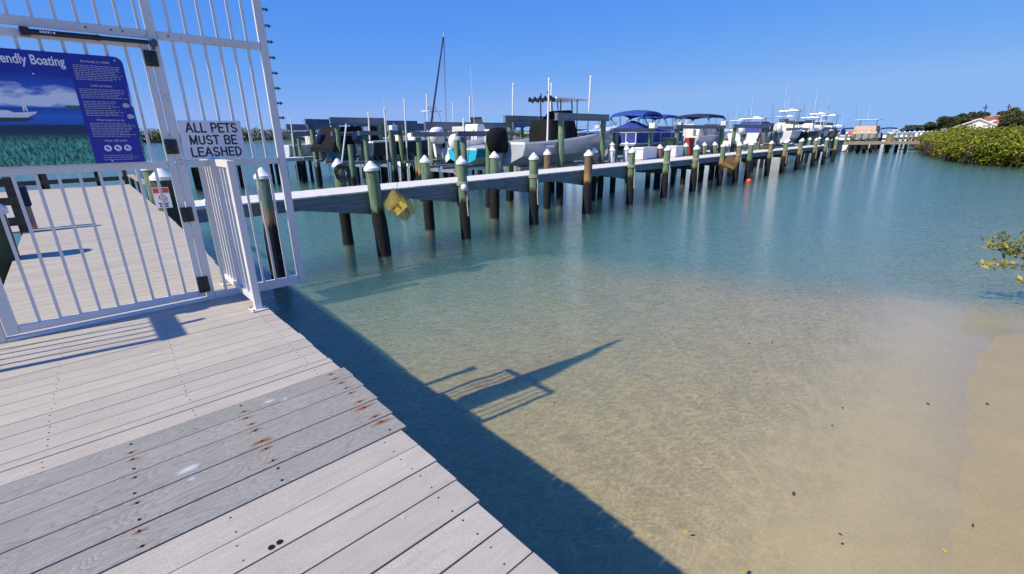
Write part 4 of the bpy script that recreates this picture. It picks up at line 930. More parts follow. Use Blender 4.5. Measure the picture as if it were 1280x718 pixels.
# ================================================================== BOATS
def hull_station(t, L_, B, Hh, rise):
    b = B / 2 * (1 - max(0.0, (t - 0.30) / 0.70) ** 2.3) * (0.94 + 0.06 * min(1, t / 0.3)) + 0.012
    zg = Hh * (1 - rise) + Hh * rise * t ** 1.7
    zk = Hh * 0.52 * max(0, (t - 0.62) / 0.38) ** 2.2
    zc = Hh * 0.26 + (zg - Hh * 0.26) * 0.55 * max(0, (t - 0.35) / 0.65) ** 1.8
    bc = b * (0.86 - 0.30 * t ** 2)
    return b, zg, zk, zc, bc
def boat(name, label, loc, rz, L_=6.5, B=2.4, Hh=1.35, hull='gel_white', deck='gel_white', boot=None, rise=0.32, extras=(), group=None, cat='boat', motor=None, motor_scale=1.0):
    t = thing(name, label, cat, loc, rz, group)
    mb = MB(); K = 15; rings = []; cap_o, cap_i, sole = [], [], []
    for i in range(K):
        f = i / (K - 1); x = f * L_ + (0.0 if f < 1 else 0.0)
        b, zg, zk, zc, bc = hull_station(f, L_, B, Hh, rise)
        xr = x + 0.10 * L_ * max(0, f - 0.7)       # raked stem
        P = lambda y, z: Vector((xr - (zg - z) * 0.35 * max(0, f - 0.55), y, z))
        zm = (zc + zg) / 2; bm_ = bc + (b - bc) * 0.62
        rings.append([P(-b, zg), P(-bm_, zm), P(-bc, zc), P(0, zk), P(bc, zc), P(bm_, zm), P(b, zg)])
        bi = max(0.004, b - 0.16); cap_o.append((xr, b, zg)); cap_i.append((xr - (0.12 if f > 0.95 else 0), bi, zg))
    mb.loft(rings, caps=False, closed=False)
    r0 = rings[0]; mb.add(r0, [tuple(range(7))])
    mb.build('hull', hull, t, smooth=True)
    d = MB()                                        # gunwale cap, inner wall, sole
    for sg in (-1, 1):
        for (a, b_), (c, e) in zip(zip(cap_o, cap_i), list(zip(cap_o, cap_i))[1:]):
            up = Vector((0, 0, 0.012))
            A, Bv, Cv, D = Vector((a[0], sg * (a[1] + 0.015), a[2])) + up, Vector((b_[0], sg * b_[1], b_[2])) + up, Vector((e[0], sg * e[1], e[2])) + up, Vector((c[0], sg * (c[1] + 0.015), c[2])) + up
            zs = Hh * 0.52
            d.quad(A, Bv, Cv, D); d.quad(A, D, D - Vector((0, 0, 0.07)), A - Vector((0, 0, 0.07)))
            if b_[1] > 0.01: d.quad(Bv, Vector((Bv.x, Bv.y, zs)), Vector((Cv.x, Cv.y, zs)), Cv)
            d.quad(Vector((Bv.x, Bv.y, zs)), Vector((Bv.x, 0, zs)), Vector((Cv.x, 0, zs)), Vector((Cv.x, Cv.y, zs)))
    bt, zt = cap_o[0][1], cap_o[0][2]
    d.box((0.05, 0, zt - 0.03), (0.12, 2 * bt - 0.1, 0.09))
    k = int(K * 0.66)                               # foredeck
    fd = [Vector((cap_o[i][0], sg * cap_o[i][1], cap_o[i][2] + 0.018)) for sg, rg in ((1, range(k, K)), (-1, range(K - 1, k - 1, -1))) for i in rg]
    d.add(fd, [tuple(range(len(fd)))])
    d.build('deck', deck, t)
    if boot:
        m2 = MB()
        for sg in (-1, 1):
            for j in range(K - 1):
                a, b_ = rings[j], rings[j + 1]; i0, i1 = (2, 1) if sg < 0 else (4, 5)
                f = 0.30; o = Vector((0, sg * 0.006, 0))
                ik = 3; m2.quad(a[ik] - Vector((0, 0, 0.006)), b_[ik] - Vector((0, 0, 0.006)), b_[i0] + Vector((0, sg * 0.006, -0.004)), a[i0] + Vector((0, sg * 0.006, -0.004)))
                m2.quad(a[i0] + o, b_[i0] + o, b_[i0].lerp(b_[i1], f) + o, a[i0].lerp(a[i1], f) + o)
        m2.build('boot_stripe', boot, t)
    ctx = dict(L=L_, B=B, H=Hh, zs=Hh * 0.52, zg=Hh * (1 - rise))
    for e in extras: e(t, ctx)
    if motor: outboard(t, motor, -0.25, 0.0, Hh * (1 - rise) - 0.05, motor_scale)
    return t
def outboard(t, m, x, y, z, sc=1.0, leg='motor_grey', tilt=0.0):
    root = MB(); rings = []
    for zz, w, l, ox in ((-0.04, 0.15, 0.24, 0.0), (0.02, 0.19, 0.30, -0.02), (0.22, 0.21, 0.34, -0.05), (0.42, 0.19, 0.32, -0.05), (0.52, 0.13, 0.24, -0.02), (0.55, 0.04, 0.10, 0.0)):
        rings.append([Vector((x + (ox + l * math.cos(a) * (1 if abs(math.cos(a)) < 0.8 else 0.94)) * sc, y + w * math.sin(a) * sc, z + zz * sc)) for a in [2 * PI * i / 14 for i in range(14)]])
    root.loft(rings); o = root.build('outboard_motor', m, t, smooth='all')
    lg = MB()
    lg.loft([[Vector((x + dx * sc + ox * sc, y + dy * sc, z + zz * sc)) for dx, dy in ((-l, 0), (0, -w), (l, 0), (0, w))] for zz, l, w, ox in ((-0.03, 0.18, 0.13, 0), (-0.35, 0.13, 0.07, 0.0), (-0.62, 0.15, 0.05, 0.02), (-0.66, 0.14, 0.05, 0.02), (-0.80, 0.13, 0.06, 0.02))])
    lg.box((x - 0.02 * sc, y, z - 0.60 * sc), (0.42 * sc, 0.22 * sc, 0.025 * sc))
    lg.tube((x - 0.22 * sc, y, z - 0.76 * sc), (x + 0.2 * sc, y, z - 0.76 * sc), 0.045 * sc, 0.06 * sc, 10)
    lg.add([Vector((x - 0.1 * sc, y, z - 0.8 * sc)), Vector((x + 0.15 * sc, y, z - 0.8 * sc)), Vector((x + 0.0 * sc, y, z - 1.0 * sc)), Vector((x - 0.08 * sc, y, z - 1.0 * sc))], [(0, 1, 2, 3)])
    lo = lg.build('lower_unit', leg, o, smooth=True)
    pr = MB()
    for k in range(3):
        a = 2 * PI * k / 3
        pr.add([Vector((x - 0.25 * sc + dx * sc, y + r * math.cos(a + da) * sc, z - 0.76 * sc + r * math.sin(a + da) * sc)) for r, da, dx in ((0.03, -0.4, 0.02), (0.16, -0.35, 0.03), (0.17, 0.3, -0.03), (0.03, 0.4, -0.02))], [(0, 1, 2, 3)])
    pr.build('propeller', 'steel_dark', o)
    br = MB(); br.box((x + 0.27 * sc, y, z - 0.06 * sc), (0.16 * sc, 0.3 * sc, 0.28 * sc), bev=0.01); br.build('bracket', 'motor_black', o)
    return o
def console(px=0.45, w=0.8, h=0.95, m='gel_white', wind=True):
    def f(t, c):
        x = c['L'] * px; mb = MB()
        mb.loft([[Vector((x + a, b, c['zs'] + z)) for a, b in ((x0, -w / 2), (x1, -w / 2), (x1, w / 2), (x0, w / 2))] for z, x0, x1 in ((0.0, -0.35, 0.55), (h * 0.55, -0.35, 0.50), (h, -0.25, 0.15))])
        o = mb.build('console', m, t)
        if wind:
            q = MB(); q.box((x + 0.12, 0, c['zs'] + h + 0.17), (0.015, w * 0.95, 0.36), rot=Matrix.Rotation(-0.35, 3, 'Y')); q.build('windshield', 'smoke_glass', o)
        s_ = MB(); s_.box((x - 0.95, 0, c['zs'] + 0.32), (0.5, w, 0.6), bev=0.05); s_.box((x - 1.15, 0, c['zs'] + 0.78), (0.1, w, 0.4), bev=0.04); s_.build('seat', 'gel_cream', t)
    return f
def ttop(px=0.43, lw=(2.0, 1.7), h=2.05, m='gel_white', frame='alu', rods=5, gear=True):
    def f(t, c):
        x = c['L'] * px; z = c['zs'] + h; l, w = lw
        mb = MB(); mb.box((x, 0, z), (l, w, 0.07), bev=0.03); o = mb.build('hardtop', m, t)
        q = MB()
        for sg in (-1, 1):
            y = sg * w * 0.36
            q.tube((x - 0.55, y, c['zs']), (x - 0.62, y, z - 0.03), 0.028); q.tube((x + 0.35, y, c['zs']), (x + 0.15, y, z - 0.03), 0.028)
            q.tube((x - 0.6, y, c['zs'] + h * 0.62), (x + 0.24, y, c['zs'] + h * 0.62), 0.02); q.tube((x + 0.75, y * 0.8, c['zs'] + 0.2), (x + 0.55, y, z - 0.03), 0.022)
        q.build('frame', frame, t)
        if gear:
            g = MB(); random.seed(int(x * 100) + rods)
            for k in range(rods):
                yy = (k / (rods - 1) - 0.5) * w * 0.9
                g.tube((x - l / 2 + 0.02, yy, z - 0.10), (x - l / 2 - 0.14, yy, z + 0.20), 0.024)
            g.tube((x - l / 2 - 0.02, -w * 0.46, z - 0.02), (x - l / 2 - 0.02, w * 0.46, z - 0.02), 0.022)
            g.build('rod_holders', 'motor_black' if frame == 'motor_black' else 'alu', t)
            a = MB(); a.lathe([(0.26, 0), (0.28, 0.06), (0.22, 0.15), (0.02, 0.18)], 14, (x + 0.15, 0, z + 0.04)); a.build('radar_dome', 'gel_white', o, smooth=True)
    return f
def antenna(px, y, z0, h, lean=0.1, m='pvc_white', r=0.016):
    def f(t, c):
        x = c['L'] * px; MB().tube((x, y, z0), (x - lean * h, y, z0 + h), r, r * 0.5, 6).build('antenna', m, t)
    return f
def bimini(px, l, w, h, m='canvas_royal', bow=0.16):
    def f(t, c):
        x = c['L'] * px; z = c['zg'] + h; K = 9; top = []; 
        rings = []
        for i in range(K):
            fx = i / (K - 1) - 0.5; zz = z + bow * (1 - (2 * fx) ** 2) - (0.10 if abs(fx) > 0.45 else 0)
            rings.append([Vector((x + fx * l, w / 2 * yy, zz + 0.12 * (1 - yy * yy) - (0.12 if abs(yy) > 0.99 else 0))) for yy in (-1, -0.96, -0.6, 0, 0.6, 0.96, 1)])
        und = [[p - Vector((0, 0, 0.05)) for p in r[::-1]] for r in rings]
        mb = MB(); mb.loft([a + b for a, b in zip(rings, und)]); o = mb.build('canopy', m, t, smooth=True)
        q = MB()
        for sg in (-1, 1):
            y = sg * w / 2 * 0.98; zb = c['zg'] + 0.05
            for fx in (-0.48, -0.05, 0.42): q.tube((x + 0.02, y, zb), (x + fx * l, y, z + bow * (1 - (2 * fx) ** 2) - 0.12), 0.022)
            q.tube((x - 0.9, y, zb), (x - 0.48 * l, y, z - 0.05), 0.014)
        q.build('canopy_frame', 'canvas_navy' if m == 'canvas_royal' else 'alu', t)
    return f
def bow_rail(h=0.45, x0=0.55):
    def f(t, c):
        q = MB()
        for sg in (-1, 1):
            pts = []
            for i in range(7):
                ft = x0 + (0.985 - x0) * i / 6; b, zg, *_ = hull_station(ft, c['L'], c['B'], c['H'], 1 - c['zg'] / c['H'])
                xr = ft * c['L'] + 0.10 * c['L'] * max(0, ft - 0.7); p = Vector((xr, sg * max(0.02, b - 0.05), zg)); pts.append(p + Vector((0, 0, h)))
                if i % 2 == 0: q.tube(p, p + Vector((0, 0, h)), 0.014, seg=5)
            q.path(pts, 0.016, 5)
        q.build('bow_rail', 'alu', t)
    return f
def cabin(px0, px1, w, h, m='gel_white', win='window_dark', zoff=0.0, roof=True, slope=0.5, name='cabin'):
    def f(t, c):
        x0, x1 = c['L'] * px0, c['L'] * px1; z0 = c['zg'] + zoff
        mb = MB(); mb.loft([[Vector((a, b, z)) for a, b in ((x0, -ww), (xe, -ww * 0.86), (xe, ww * 0.86), (x0, ww))] for z, xe, ww in ((z0 - 0.25, x1, w / 2), (z0 + h * 0.5, x1 - slope * 0.35, w / 2 * 0.96), (z0 + h, x1 - slope, w / 2 * 0.90))])
        o = mb.build(name, m, t)
        q = MB()
        for sg in (-1, 1):
            q.box(((x0 + x1 - slope) / 2, sg * w / 2 * 0.945, z0 + h * 0.66), ((x1 - x0 - slope) * 0.72, 0.06, h * 0.34))
        q.box((x1 - slope * 0.68, 0, z0 + h * 0.68), (0.10, w * 0.72, h * 0.40), rot=Matrix.Rotation(-math.atan2(slope * 0.65, h * 0.5), 3, 'Y'))
        q.build('window', win, o)
        if roof: MB().box(((x0 + x1 - slope) / 2 - 0.1, 0, z0 + h + 0.03), (x1 - x0 - slope + 0.6, w * 1.02, 0.07), bev=0.03).build('roof', m, t)
    return f
def cover(rings_fn, m, name='cover'):
    def f(t, c):
        mb = MB(); mb.loft(rings_fn(c)); mb.build(name, m, t, smooth=True)
    return f
def enclosure(px, l, w, h, m, z0=0.0, name='enclosure'):
    def f(t, c):
        x = c['L'] * px; z = c['zg'] + z0
        MB().loft([[Vector((x + a * l / 2 * k, b * w / 2 * k, zz)) for a, b in ((-1, -1), (1, -1), (1, 1), (-1, 1))] for zz, k in ((z, 1.0), (z + h * 0.6, 0.99), (z + h, 0.93))]).build(name, m, t)
    return f
def tower(px, h, l=1.6, w=1.6):        # open tuna tower
    def f(t, c):
        x = c['L'] * px; z0 = c['zg']; q = MB()
        for sx in (-1, 1):
            for sy in (-1, 1): q.tube((x + sx * l * 0.6, sy * w * 0.55, z0), (x + sx * l * 0.3, sy * w * 0.32, z0 + h), 0.03)
        for k in (0.4, 0.75): q.path([Vector((x + sx * l * (0.6 - 0.3 * k), sy * w * (0.55 - 0.23 * k), z0 + h * k)) for sx, sy in ((-1, -1), (1, -1), (1, 1), (-1, 1), (-1, -1))], 0.02, 5)
        q.build('tower_frame', 'alu', t); MB().box((x, 0, z0 + h), (l, w * 0.85, 0.09), bev=0.03).build('tower_roof', 'gel_white', t)
        g = MB()
        for k in range(4): g.tube((x - l * 0.45 + 0.3 * k, -w * 0.3, z0 + h), (x - l * 0.45 + 0.3 * k, -w * 0.3, z0 + h + 0.35 + 0.1 * (k % 2)), 0.03, seg=5)
        g.build('tower_gear', 'motor_black', t)
    return f
def outriggers(px, h=4.5, m='steel_dark'):
    def f(t, c):
        x = c['L'] * px
        for sg in (-1, 1): MB().tube((x, sg * c['B'] * 0.45, c['zg'] + 0.5), (x - 0.7, sg * (c['B'] * 0.45 + 0.5), c['zg'] + 0.5 + h), 0.03, 0.014, 6).build('outrigger', m, t)
    return f
def put(px, y, n): s, z = along_pier(px, y, n); return s, z
BR = 'boats on lifts and moorings behind the pier'

# big white and grey centre console, nearest
s, _ = put(630, 180, 14.1)
def big_cover(c):
    x, zs = 3.15, c['zs']
    out = []
    for xx, zt, w in ((-0.95, 0.86, 0.62), (-0.85, 0.98, 0.70), (0.0, 1.05, 0.74), (0.22, 1.38, 0.62), (0.55, 1.42, 0.60), (0.80, 1.22, 0.58), (1.05, 0.65, 0.55), (1.12, 0.30, 0.5)):
        out.append([Vector((x + xx, y, z)) for y, z in ((-w, zs), (-w * 1.02, zs + zt * 0.6), (-w * 0.86, zs + zt), (w * 0.86, zs + zt), (w * 1.02, zs + zt * 0.6), (w, zs))])
    return out
big = boat('centre_console_boat', 'big white and grey boat on a lift with black console cover and hardtop', Q(s, 14.1, 0.05), AP, 8.2, 2.55, 1.62, 'hull_grey', 'gel_white', None, 0.42,
           (cover(big_cover, 'canvas_black', 'console_cover'), ttop(0.43, (2.3, 1.6), 1.86, 'gel_white', 'motor_black', 5, False), bow_rail(0.22, 0.6)), BR)
o = outboard(big, 'canvas_black', -0.30, 0.0, 0.62, 1.65, 'motor_grey'); o['label'] = 'outboard under a black cover'
gear = MB(); z = 1.62 * 0.52 + 1.86
for y in (-0.6, -0.3, 0, 0.3, 0.6): gear.tube((2.42, y, z - 0.12), (2.18, y, z + 0.06), 0.05); 
gear.box((2.3, 0, z - 0.04), (0.16, 1.4, 0.12)); gear.tube((2.3, -0.4, z), (2.2, -0.4, z + 0.28), 0.02); gear.tube((2.5, 0.2, z), (2.5, 0.2, z + 0.22), 0.03)
gear.build('rod_rack', 'motor_black', big)
MB().box((1.4, -1.285, 0.78), (0.5, 0.02, 0.09)).build('name_plate', 'gel_white', big)

# boats to the left
s, _ = put(455, 180, 24); boat('skiff', 'dark hulled skiff with white gunwale and navy outboard at left', Q(s, 24, 0.05), AP, 6.0, 2.2, 1.15, 'hull_dark', 'gel_white', None, 0.15, (console(0.55, 0.7, 0.8), antenna(0.3, 0.4, 0.8, 2.6, 0.05)), BR, motor='motor_navy', motor_scale=1.05)
s, _ = put(408, 182, 27)
boat('skiff', 'blue hulled boat under a black mesh tarp at left', Q(s, 27, 0.0), AP, 6.2, 2.2, 1.35, 'hull_blue', 'gel_white', None, 0.25, (), BR, motor='motor_navy', motor_scale=0.95)
ta, tb_ = put(411, 180, 25.6)[0], put(476, 180, 25.6)[0]; tc_ = put(428, 180, 25.6)[0]
tp = thing('boat_tarp', 'black mesh tarp hanging over the blue boat at left', 'tarp', Q(ta, 25.6, 0), AP)
def zy(y): return put(440, y, 25.6)[1]
tm = MB(); tm.loft([[Vector((x, y, z)) for y, z in ((-0.30, zb), (-0.1, zt), (2.4, zt), (2.6, zb))] for x, zt, zb in ((0, zy(184), zy(190)), ((tc_ - ta) * 0.5, zy(172), zy(187)), (tc_ - ta, zy(158.5), zy(184)), ((tb_ - ta) * 0.6, zy(158), zy(178)), (tb_ - ta, zy(158), zy(176)))])
tm.build('cloth', 'canvas_black', tp)
s, _ = put(353, 178, 36); boat('centre_console_boat', 'pale grey boat with white hardtop at far left by the white dock', Q(s, 36, -0.35), AP, 6.0, 2.3, 1.55, 'hull_pale', 'gel_white', None, 0.3, (console(0.5), ttop(0.5, (1.9, 1.6), 1.9)), BR)
s, _ = put(577, 176, 17); boat('skiff', 'white boat with cyan bottom and white outboard beside the big boat', Q(s, 17, -0.05), AP, 5.8, 2.2, 1.2, 'hull_cyan', 'gel_white', 'gel_white', 0.35, (console(0.5, 0.7, 0.8, 'gel_cream'),), BR, motor='gel_white', motor_scale=1.25)
s, _ = put(500, 165, 40); boat('sportfisher', 'white boat carrying a tall open tower behind the dark skiff', Q(s, 40, -1.75), AP, 8.5, 3.0, 1.9, 'gel_white', 'gel_white', None, 0.3, (cabin(0.3, 0.7, 2.2, 1.1), tower(0.45, 4.0)), BR)
s, _ = put(525, 165, 30); boat('skiff', 'small white boat with bright console behind the dark skiff', Q(s, 30, -0.3), AP, 5.5, 2.2, 1.2, 'hull_pale', 'gel_white', None, 0.25, (console(0.4, 0.8, 1.0),), BR, motor='motor_navy', motor_scale=1.2)
s, _ = put(575, 160, 44); boat('sportfisher', 'low white boat with fishing rods on its roof behind the big boat', Q(s, 44, -1.6), AP, 9.0, 3.0, 1.9, 'gel_white', 'gel_white', None, 0.3, (cabin(0.3, 0.75, 2.4, 1.1), ttop(0.45, (3.6, 2.2), 2.6, rods=9)), BR)
# sailing boat: only its spars stand above the lift beams
s, _ = put(553, 155, 38)
sb = boat('sailing_boat', 'sailing boat with bare mast and furled foresail behind the lifts', Q(s - 3.6, 38, -1.95), AP, 8.0, 2.7, 1.5, 'gel_white', 'gel_white', 'hull_navy', 0.2, (cabin(0.35, 0.62, 1.7, 0.4, roof=False),), BR, 'sailboat')
MB().tube((3.9, 0, 1.2), (4.35, 0, 12.3), 0.085, 0.06, 8).build('mast', 'alu', sb)
MB().tube((2.0, 0.5, 1.9), (4.25, 0, 11.9), 0.12, 0.06, 8).build('furled_sail', 'canvas_navy', sb)
MB().tube((3.9, 0, 2.3), (4.0, 0, 3.4), 0.16, 0.10, 8).build('mast_boot', 'motor_black', sb)
MB().tube((4.15, -0.6, 7.6), (4.15, 0.6, 7.6), 0.03, seg=6).build('spreader', 'alu', sb)

# pontoon and bimini boats on the right
s, _ = put(771, 178, 15.2)
pt = thing('pontoon_boat', 'pontoon boat with blue mooring cover and raised blue bimini', 'boat', Q(s, 15.2, 0.0), AP, BR)
for y in (-0.85, 0.85):
    q = MB(); q.tube((0, y, 0.3), (5.2, y, 0.3), 0.3, seg=14); q.tube((5.2, y, 0.3), (5.9, y, 0.45), 0.3, 0.05, 14); q.build('pontoon', 'alu', pt, smooth=True)
MB().box((2.8, 0, 0.66), (5.9, 2.45, 0.10), bev=0.02).build('deck', 'motor_grey', pt)
q = MB()
for y in (-1.2, 1.2): q.box((2.8, y, 1.02), (5.6, 0.03, 0.60))
for x in (0.0, 5.6): q.box((x, 0, 1.02), (0.03, 2.37, 0.60))
q.build('fence_panel', 'canvas_blue', pt)
q = MB()
for z in (0.74, 1.34):
    for y in (-1.22, 1.22): q.tube((0, y, z), (5.6, y, z), 0.035)
    for x in (-0.02, 5.62): q.tube((x, -1.22, z), (x, 1.22, z), 0.035)
for x in (-0.02, 1.4, 2.8, 4.2, 5.62):
    for y in (-1.22, 1.22): q.tube((x, y, 0.72), (x, y, 1.34), 0.03)
for y in (-0.6, 0.0, 0.6): q.tube((-0.02, y, 0.72), (-0.02, y, 1.34), 0.03)
q.build('fence_rail', 'gel_white', pt)
MB().loft([[Vector((x, y * k, z)) for y, z in ((-1.25, 1.32), (-1.2, 1.42), (-0.1, zt), (0.1, zt), (1.2, 1.42), (1.25, 1.32))] for x, zt, k in ((-0.05, 1.5, 1), (0.6, 1.75, 1), (1.6, 2.0, 1), (3.0, 1.75, 1), (5.6, 1.5, 1))]).build('mooring_cover', 'canvas_blue', pt)
bimini(0.36, 2.4, 2.2, 1.0, 'canvas_royal', 0.18)(pt, dict(L=5.6, zg=1.3))
outboard(pt, 'motor_grey', -0.3, 0, 0.8, 1.2)
s, _ = put(803, 175, 19); boat('bowrider_boat', 'dark blue bowrider under a royal blue bimini behind the pontoon boat', Q(s, 19, 0.05), AP, 6.2, 2.45, 1.3, 'hull_navy', 'gel_white', 'gel_white', 0.25, (bimini(0.40, 2.9, 2.3, 1.45, 'canvas_royal', 0.1), cabin(0.45, 0.62, 2.0, 0.45, 'smoke_glass', roof=False, name='windshield')), BR, motor='motor_black')
s, _ = put(850, 175, 14.3); boat('cabin_boat', 'pale grey boat under a dark navy bimini beside the red cabinet', Q(s, 14.3, 0.1), AP, 7.6, 2.6, 1.45, 'hull_grey', 'gel_white', None, 0.34, (bimini(0.36, 3.0, 2.3, 1.25, 'canvas_navy', 0.08), cabin(0.42, 0.60, 2.1, 0.60, 'gel_white', roof=False, name='windshield'), bow_rail(0.35), console(0.3, 0.7, 0.7, wind=False)), BR, motor='motor_black', motor_scale=1.2)
s, _ = put(929, 165, 15.5); boat('cabin_boat', 'white boat with solid blue canvas cabin enclosure', Q(s, 15.5, 0.15), AP, 8.0, 2.8, 1.5, 'gel_white', 'gel_white', None, 0.3, (enclosure(0.34, 2.0, 2.0, 0.95, 'canvas_blue'), ttop(0.34, (2.4, 2.1), 1.5, rods=5), antenna(0.4, 0.6, 1.8, 2.4), bow_rail(0.4)), BR, motor='gel_white', motor_scale=1.3)

# the crowd of far boats: (stern pixel, row, sink, length, kind, colours, label)
far = [
 (897, 160, 24, -1.7, 9.0, 'ttop', 'gel_white', 'white open boat with slim hardtop half hidden beyond the pale grey boat'),
 (948, 160, 30, -1.9, 9.5, 'cabin', 'hull_pale', 'pale cabin boat seen between two brown lift pilings'),
 (962, 160, 15.5, 0.15, 7.5, 'console', 'gel_white', 'white open boat on a lift before the two sportfishers'),
 (968, 160, 22, -1.9, 11.5, 'sport', 'gel_cream', 'cream sportfisher with dark outriggers standing upright'),
 (989, 160, 17, 0.1, 8.0, 'tarp', 'hull_dark', 'dark boat under a black cover among the far boats'),
 (1004, 160, 21, -1.9, 12.0, 'sport', 'gel_white', 'tall white sportfisher with broad tower roof'),
 (1026, 160, 15.5, 0.1, 7.5, 'ttop', 'hull_dark', 'dark hulled boat with white hardtop near the pier end'),
 (1040, 160, 20, -1.9, 9.0, 'blue', 'gel_white', 'white boat with blue canvas top near the pier end'),
 (1050, 160, 16, -1.9, 9.5, 'cabin', 'gel_white', 'white cabin boat just beyond the pier end'),
 (1078, 158, 15, -1.9, 12.0, 'tan', 'gel_cream', 'broad cabin cruiser with tan canvas sides beyond the far dock'),
 (1108, 160, 17, -1.9, 11.0, 'arch', 'gel_white', 'white express cruiser with arched radar frame beyond far dock'),
 (1136, 160, 16, -1.9, 10.0, 'navy', 'gel_white', 'white cruiser with dark bimini nearest the mangrove'),
 (1093, 160, 30, -1.9, 9.0, 'console', 'gel_white', 'low white open boat between the tan cruiser and arched cruiser'),
 (720, 160, 34, -1.9, 8.0, 'console', 'gel_white', 'white open boat seen under the lift beam beyond the big boat'),
 (660, 160, 48, -1.9, 9.0, 'cabin', 'gel_white', 'distant white cabin boat behind the black console cover'),
 (870, 160, 40, -1.9, 9.0, 'cabin', 'gel_white', 'distant white cabin boat seen through the navy bimini frame'),
 (893, 158, 30, -1.9, 9.5, 'ttop', 'gel_white', 'pale open boat with hardtop far behind the navy bimini'),
 (912, 158, 34, -1.9, 10.0, 'sport', 'gel_white', 'distant sportfisher left of the blue canvas enclosure'),
 (975, 160, 14.2, 0.1, 7.0, 'ttop', 'hull_pale', 'pale open boat with hardtop right beside the pier before the cream sportfisher'),
 (980, 158, 36, -1.9, 11.0, 'cabin', 'gel_white', 'distant white cabin boat between the two sportfishers'),
 (998, 160, 14.3, 0.1, 7.0, 'console', 'hull_dark', 'dark open boat right beside the far part of the pier'),
 (1012, 160, 14.8, 0.1, 7.5, 'ttop', 'gel_white', 'white open boat with hardtop below the tall tower roof'),
 (1020, 158, 27, -1.9, 11.0, 'sport', 'gel_white', 'white sportfisher right of the tall tower roof'),
 (1034, 158, 26, -1.9, 10.0, 'ttop', 'gel_white', 'white hardtop boat behind the blue topped boat'),
 (1060, 158, 22, -1.9, 11.0, 'arch', 'gel_white', 'white cruiser with navy canopy left of the tan cruiser'),
 (1069, 158, 27, -1.9, 8.0, 'console', 'gel_white', 'small white open boat before the tan cruiser'),
 (1120, 158, 22, -1.9, 10.0, 'ttop', 'gel_white', 'white hardtop boat between the arched cruiser and the dark bimini'),
 (1128, 158, 15, -1.9, 9.0, 'cabin', 'hull_pale', 'pale cabin boat in front of the dark bimini cruiser'),
 (1150, 158, 20, -1.9, 10.0, 'cabin', 'gel_white', 'white cabin boat partly hidden by the mangrove edge'),
 (640, 158, 33, -1.7, 8.5, 'ttop', 'gel_white', 'white hardtop boat in the gap left of the black console cover'),
 (598, 158, 30, -1.2, 7.5, 'console', 'gel_white', 'white open boat under the long grey lift beam'),
 (552, 160, 19, -0.1, 5.0, 'console', 'gel_white', 'small white open boat left of the white outboard'),
]
random.seed(21)
for px, y, n, z, Ln, kind, hullm, lab in far:
    s, _ = put(px, y, n); B = Ln * 0.32; Hh = 1.3 + 0.06 * Ln; ex = []; mot = None
    if kind == 'ttop': ex = [console(0.45), ttop(0.45, (2.2, 1.8), 2.2), antenna(0.4, 0.6, 2.8, 3.0)]; mot = 'gel_white'
    if kind == 'console': ex = [console(0.45, 0.9, 1.1), antenna(0.35, -0.5, 1.2, 3.4, 0.05)]; mot = 'gel_white'
    if kind == 'cabin': ex = [cabin(0.28, 0.72, B * 0.8, 1.2), bow_rail(0.5), antenna(0.45, 0.5, 2.6, 3.2)]
    if kind == 'sport': ex = [cabin(0.3, 0.72, B * 0.82, 1.2), cabin(0.36, 0.58, B * 0.62, 0.7, zoff=1.35, name='flybridge'), ttop(0.45, (3.4, B * 0.7), 3.7 + 0.55, rods=6), outriggers(0.42, 5.2), antenna(0.5, 0.8, 4.6, 3.2, 0.03), antenna(0.5, -0.8, 4.6, 3.0, 0.03), bow_rail(0.5)]
    if kind == 'tarp': ex = [cover(lambda c: [[Vector((c['L'] * f, y_, z_)) for y_, z_ in ((-w, c['zg'] + 0.02), (-w * .7, c['zg'] + h), (w * .7, c['zg'] + h), (w, c['zg'] + 0.02))] for f, w, h in ((0.02, 1.1, 0.3), (0.3, 1.2, 1.1), (0.6, 1.0, 0.8), (0.85, 0.5, 0.5))], 'canvas_black')]; mot = 'motor_black'
    if kind == 'blue': ex = [cabin(0.35, 0.7, B * 0.8, 0.9), enclosure(0.36, 2.6, B * 0.8, 1.2, 'canvas_blue', 0.9), ttop(0.36, (3.0, 2.4), 3.1)]
    if kind == 'tan': ex = [cabin(0.3, 0.72, B * 0.82, 1.15), enclosure(0.40, 4.2, B * 0.80, 1.25, 'canvas_tan', 1.25), ttop(0.4, (4.6, B * 0.84), 3.85, gear=False), antenna(0.4, 0.3, 4.4, 3.0), antenna(0.25, 1.0, 1.5, 6.0, 0.9, 'steel_dark')]
    if kind == 'arch': ex = [cabin(0.35, 0.75, B * 0.8, 0.9, roof=False), bimini(0.36, 3.0, B * 0.8, 2.2, 'canvas_navy'), bow_rail(0.5)]
    if kind == 'navy': ex = [cabin(0.40, 0.75, B * 0.8, 0.9, roof=False), bimini(0.36, 3.6, B * 0.84, 2.1, 'canvas_navy'), bow_rail(0.5)]
    boat('sportfisher' if kind == 'sport' else 'moored_boat', lab, Q(s, n, z), AP + random.uniform(-0.06, 0.06), Ln, B, Hh, hullm, 'gel_white', random.choice(['hull_navy', 'hull_dark', 'motor_grey']), 0.3, ex, BR, motor=mot, motor_scale=1.3)

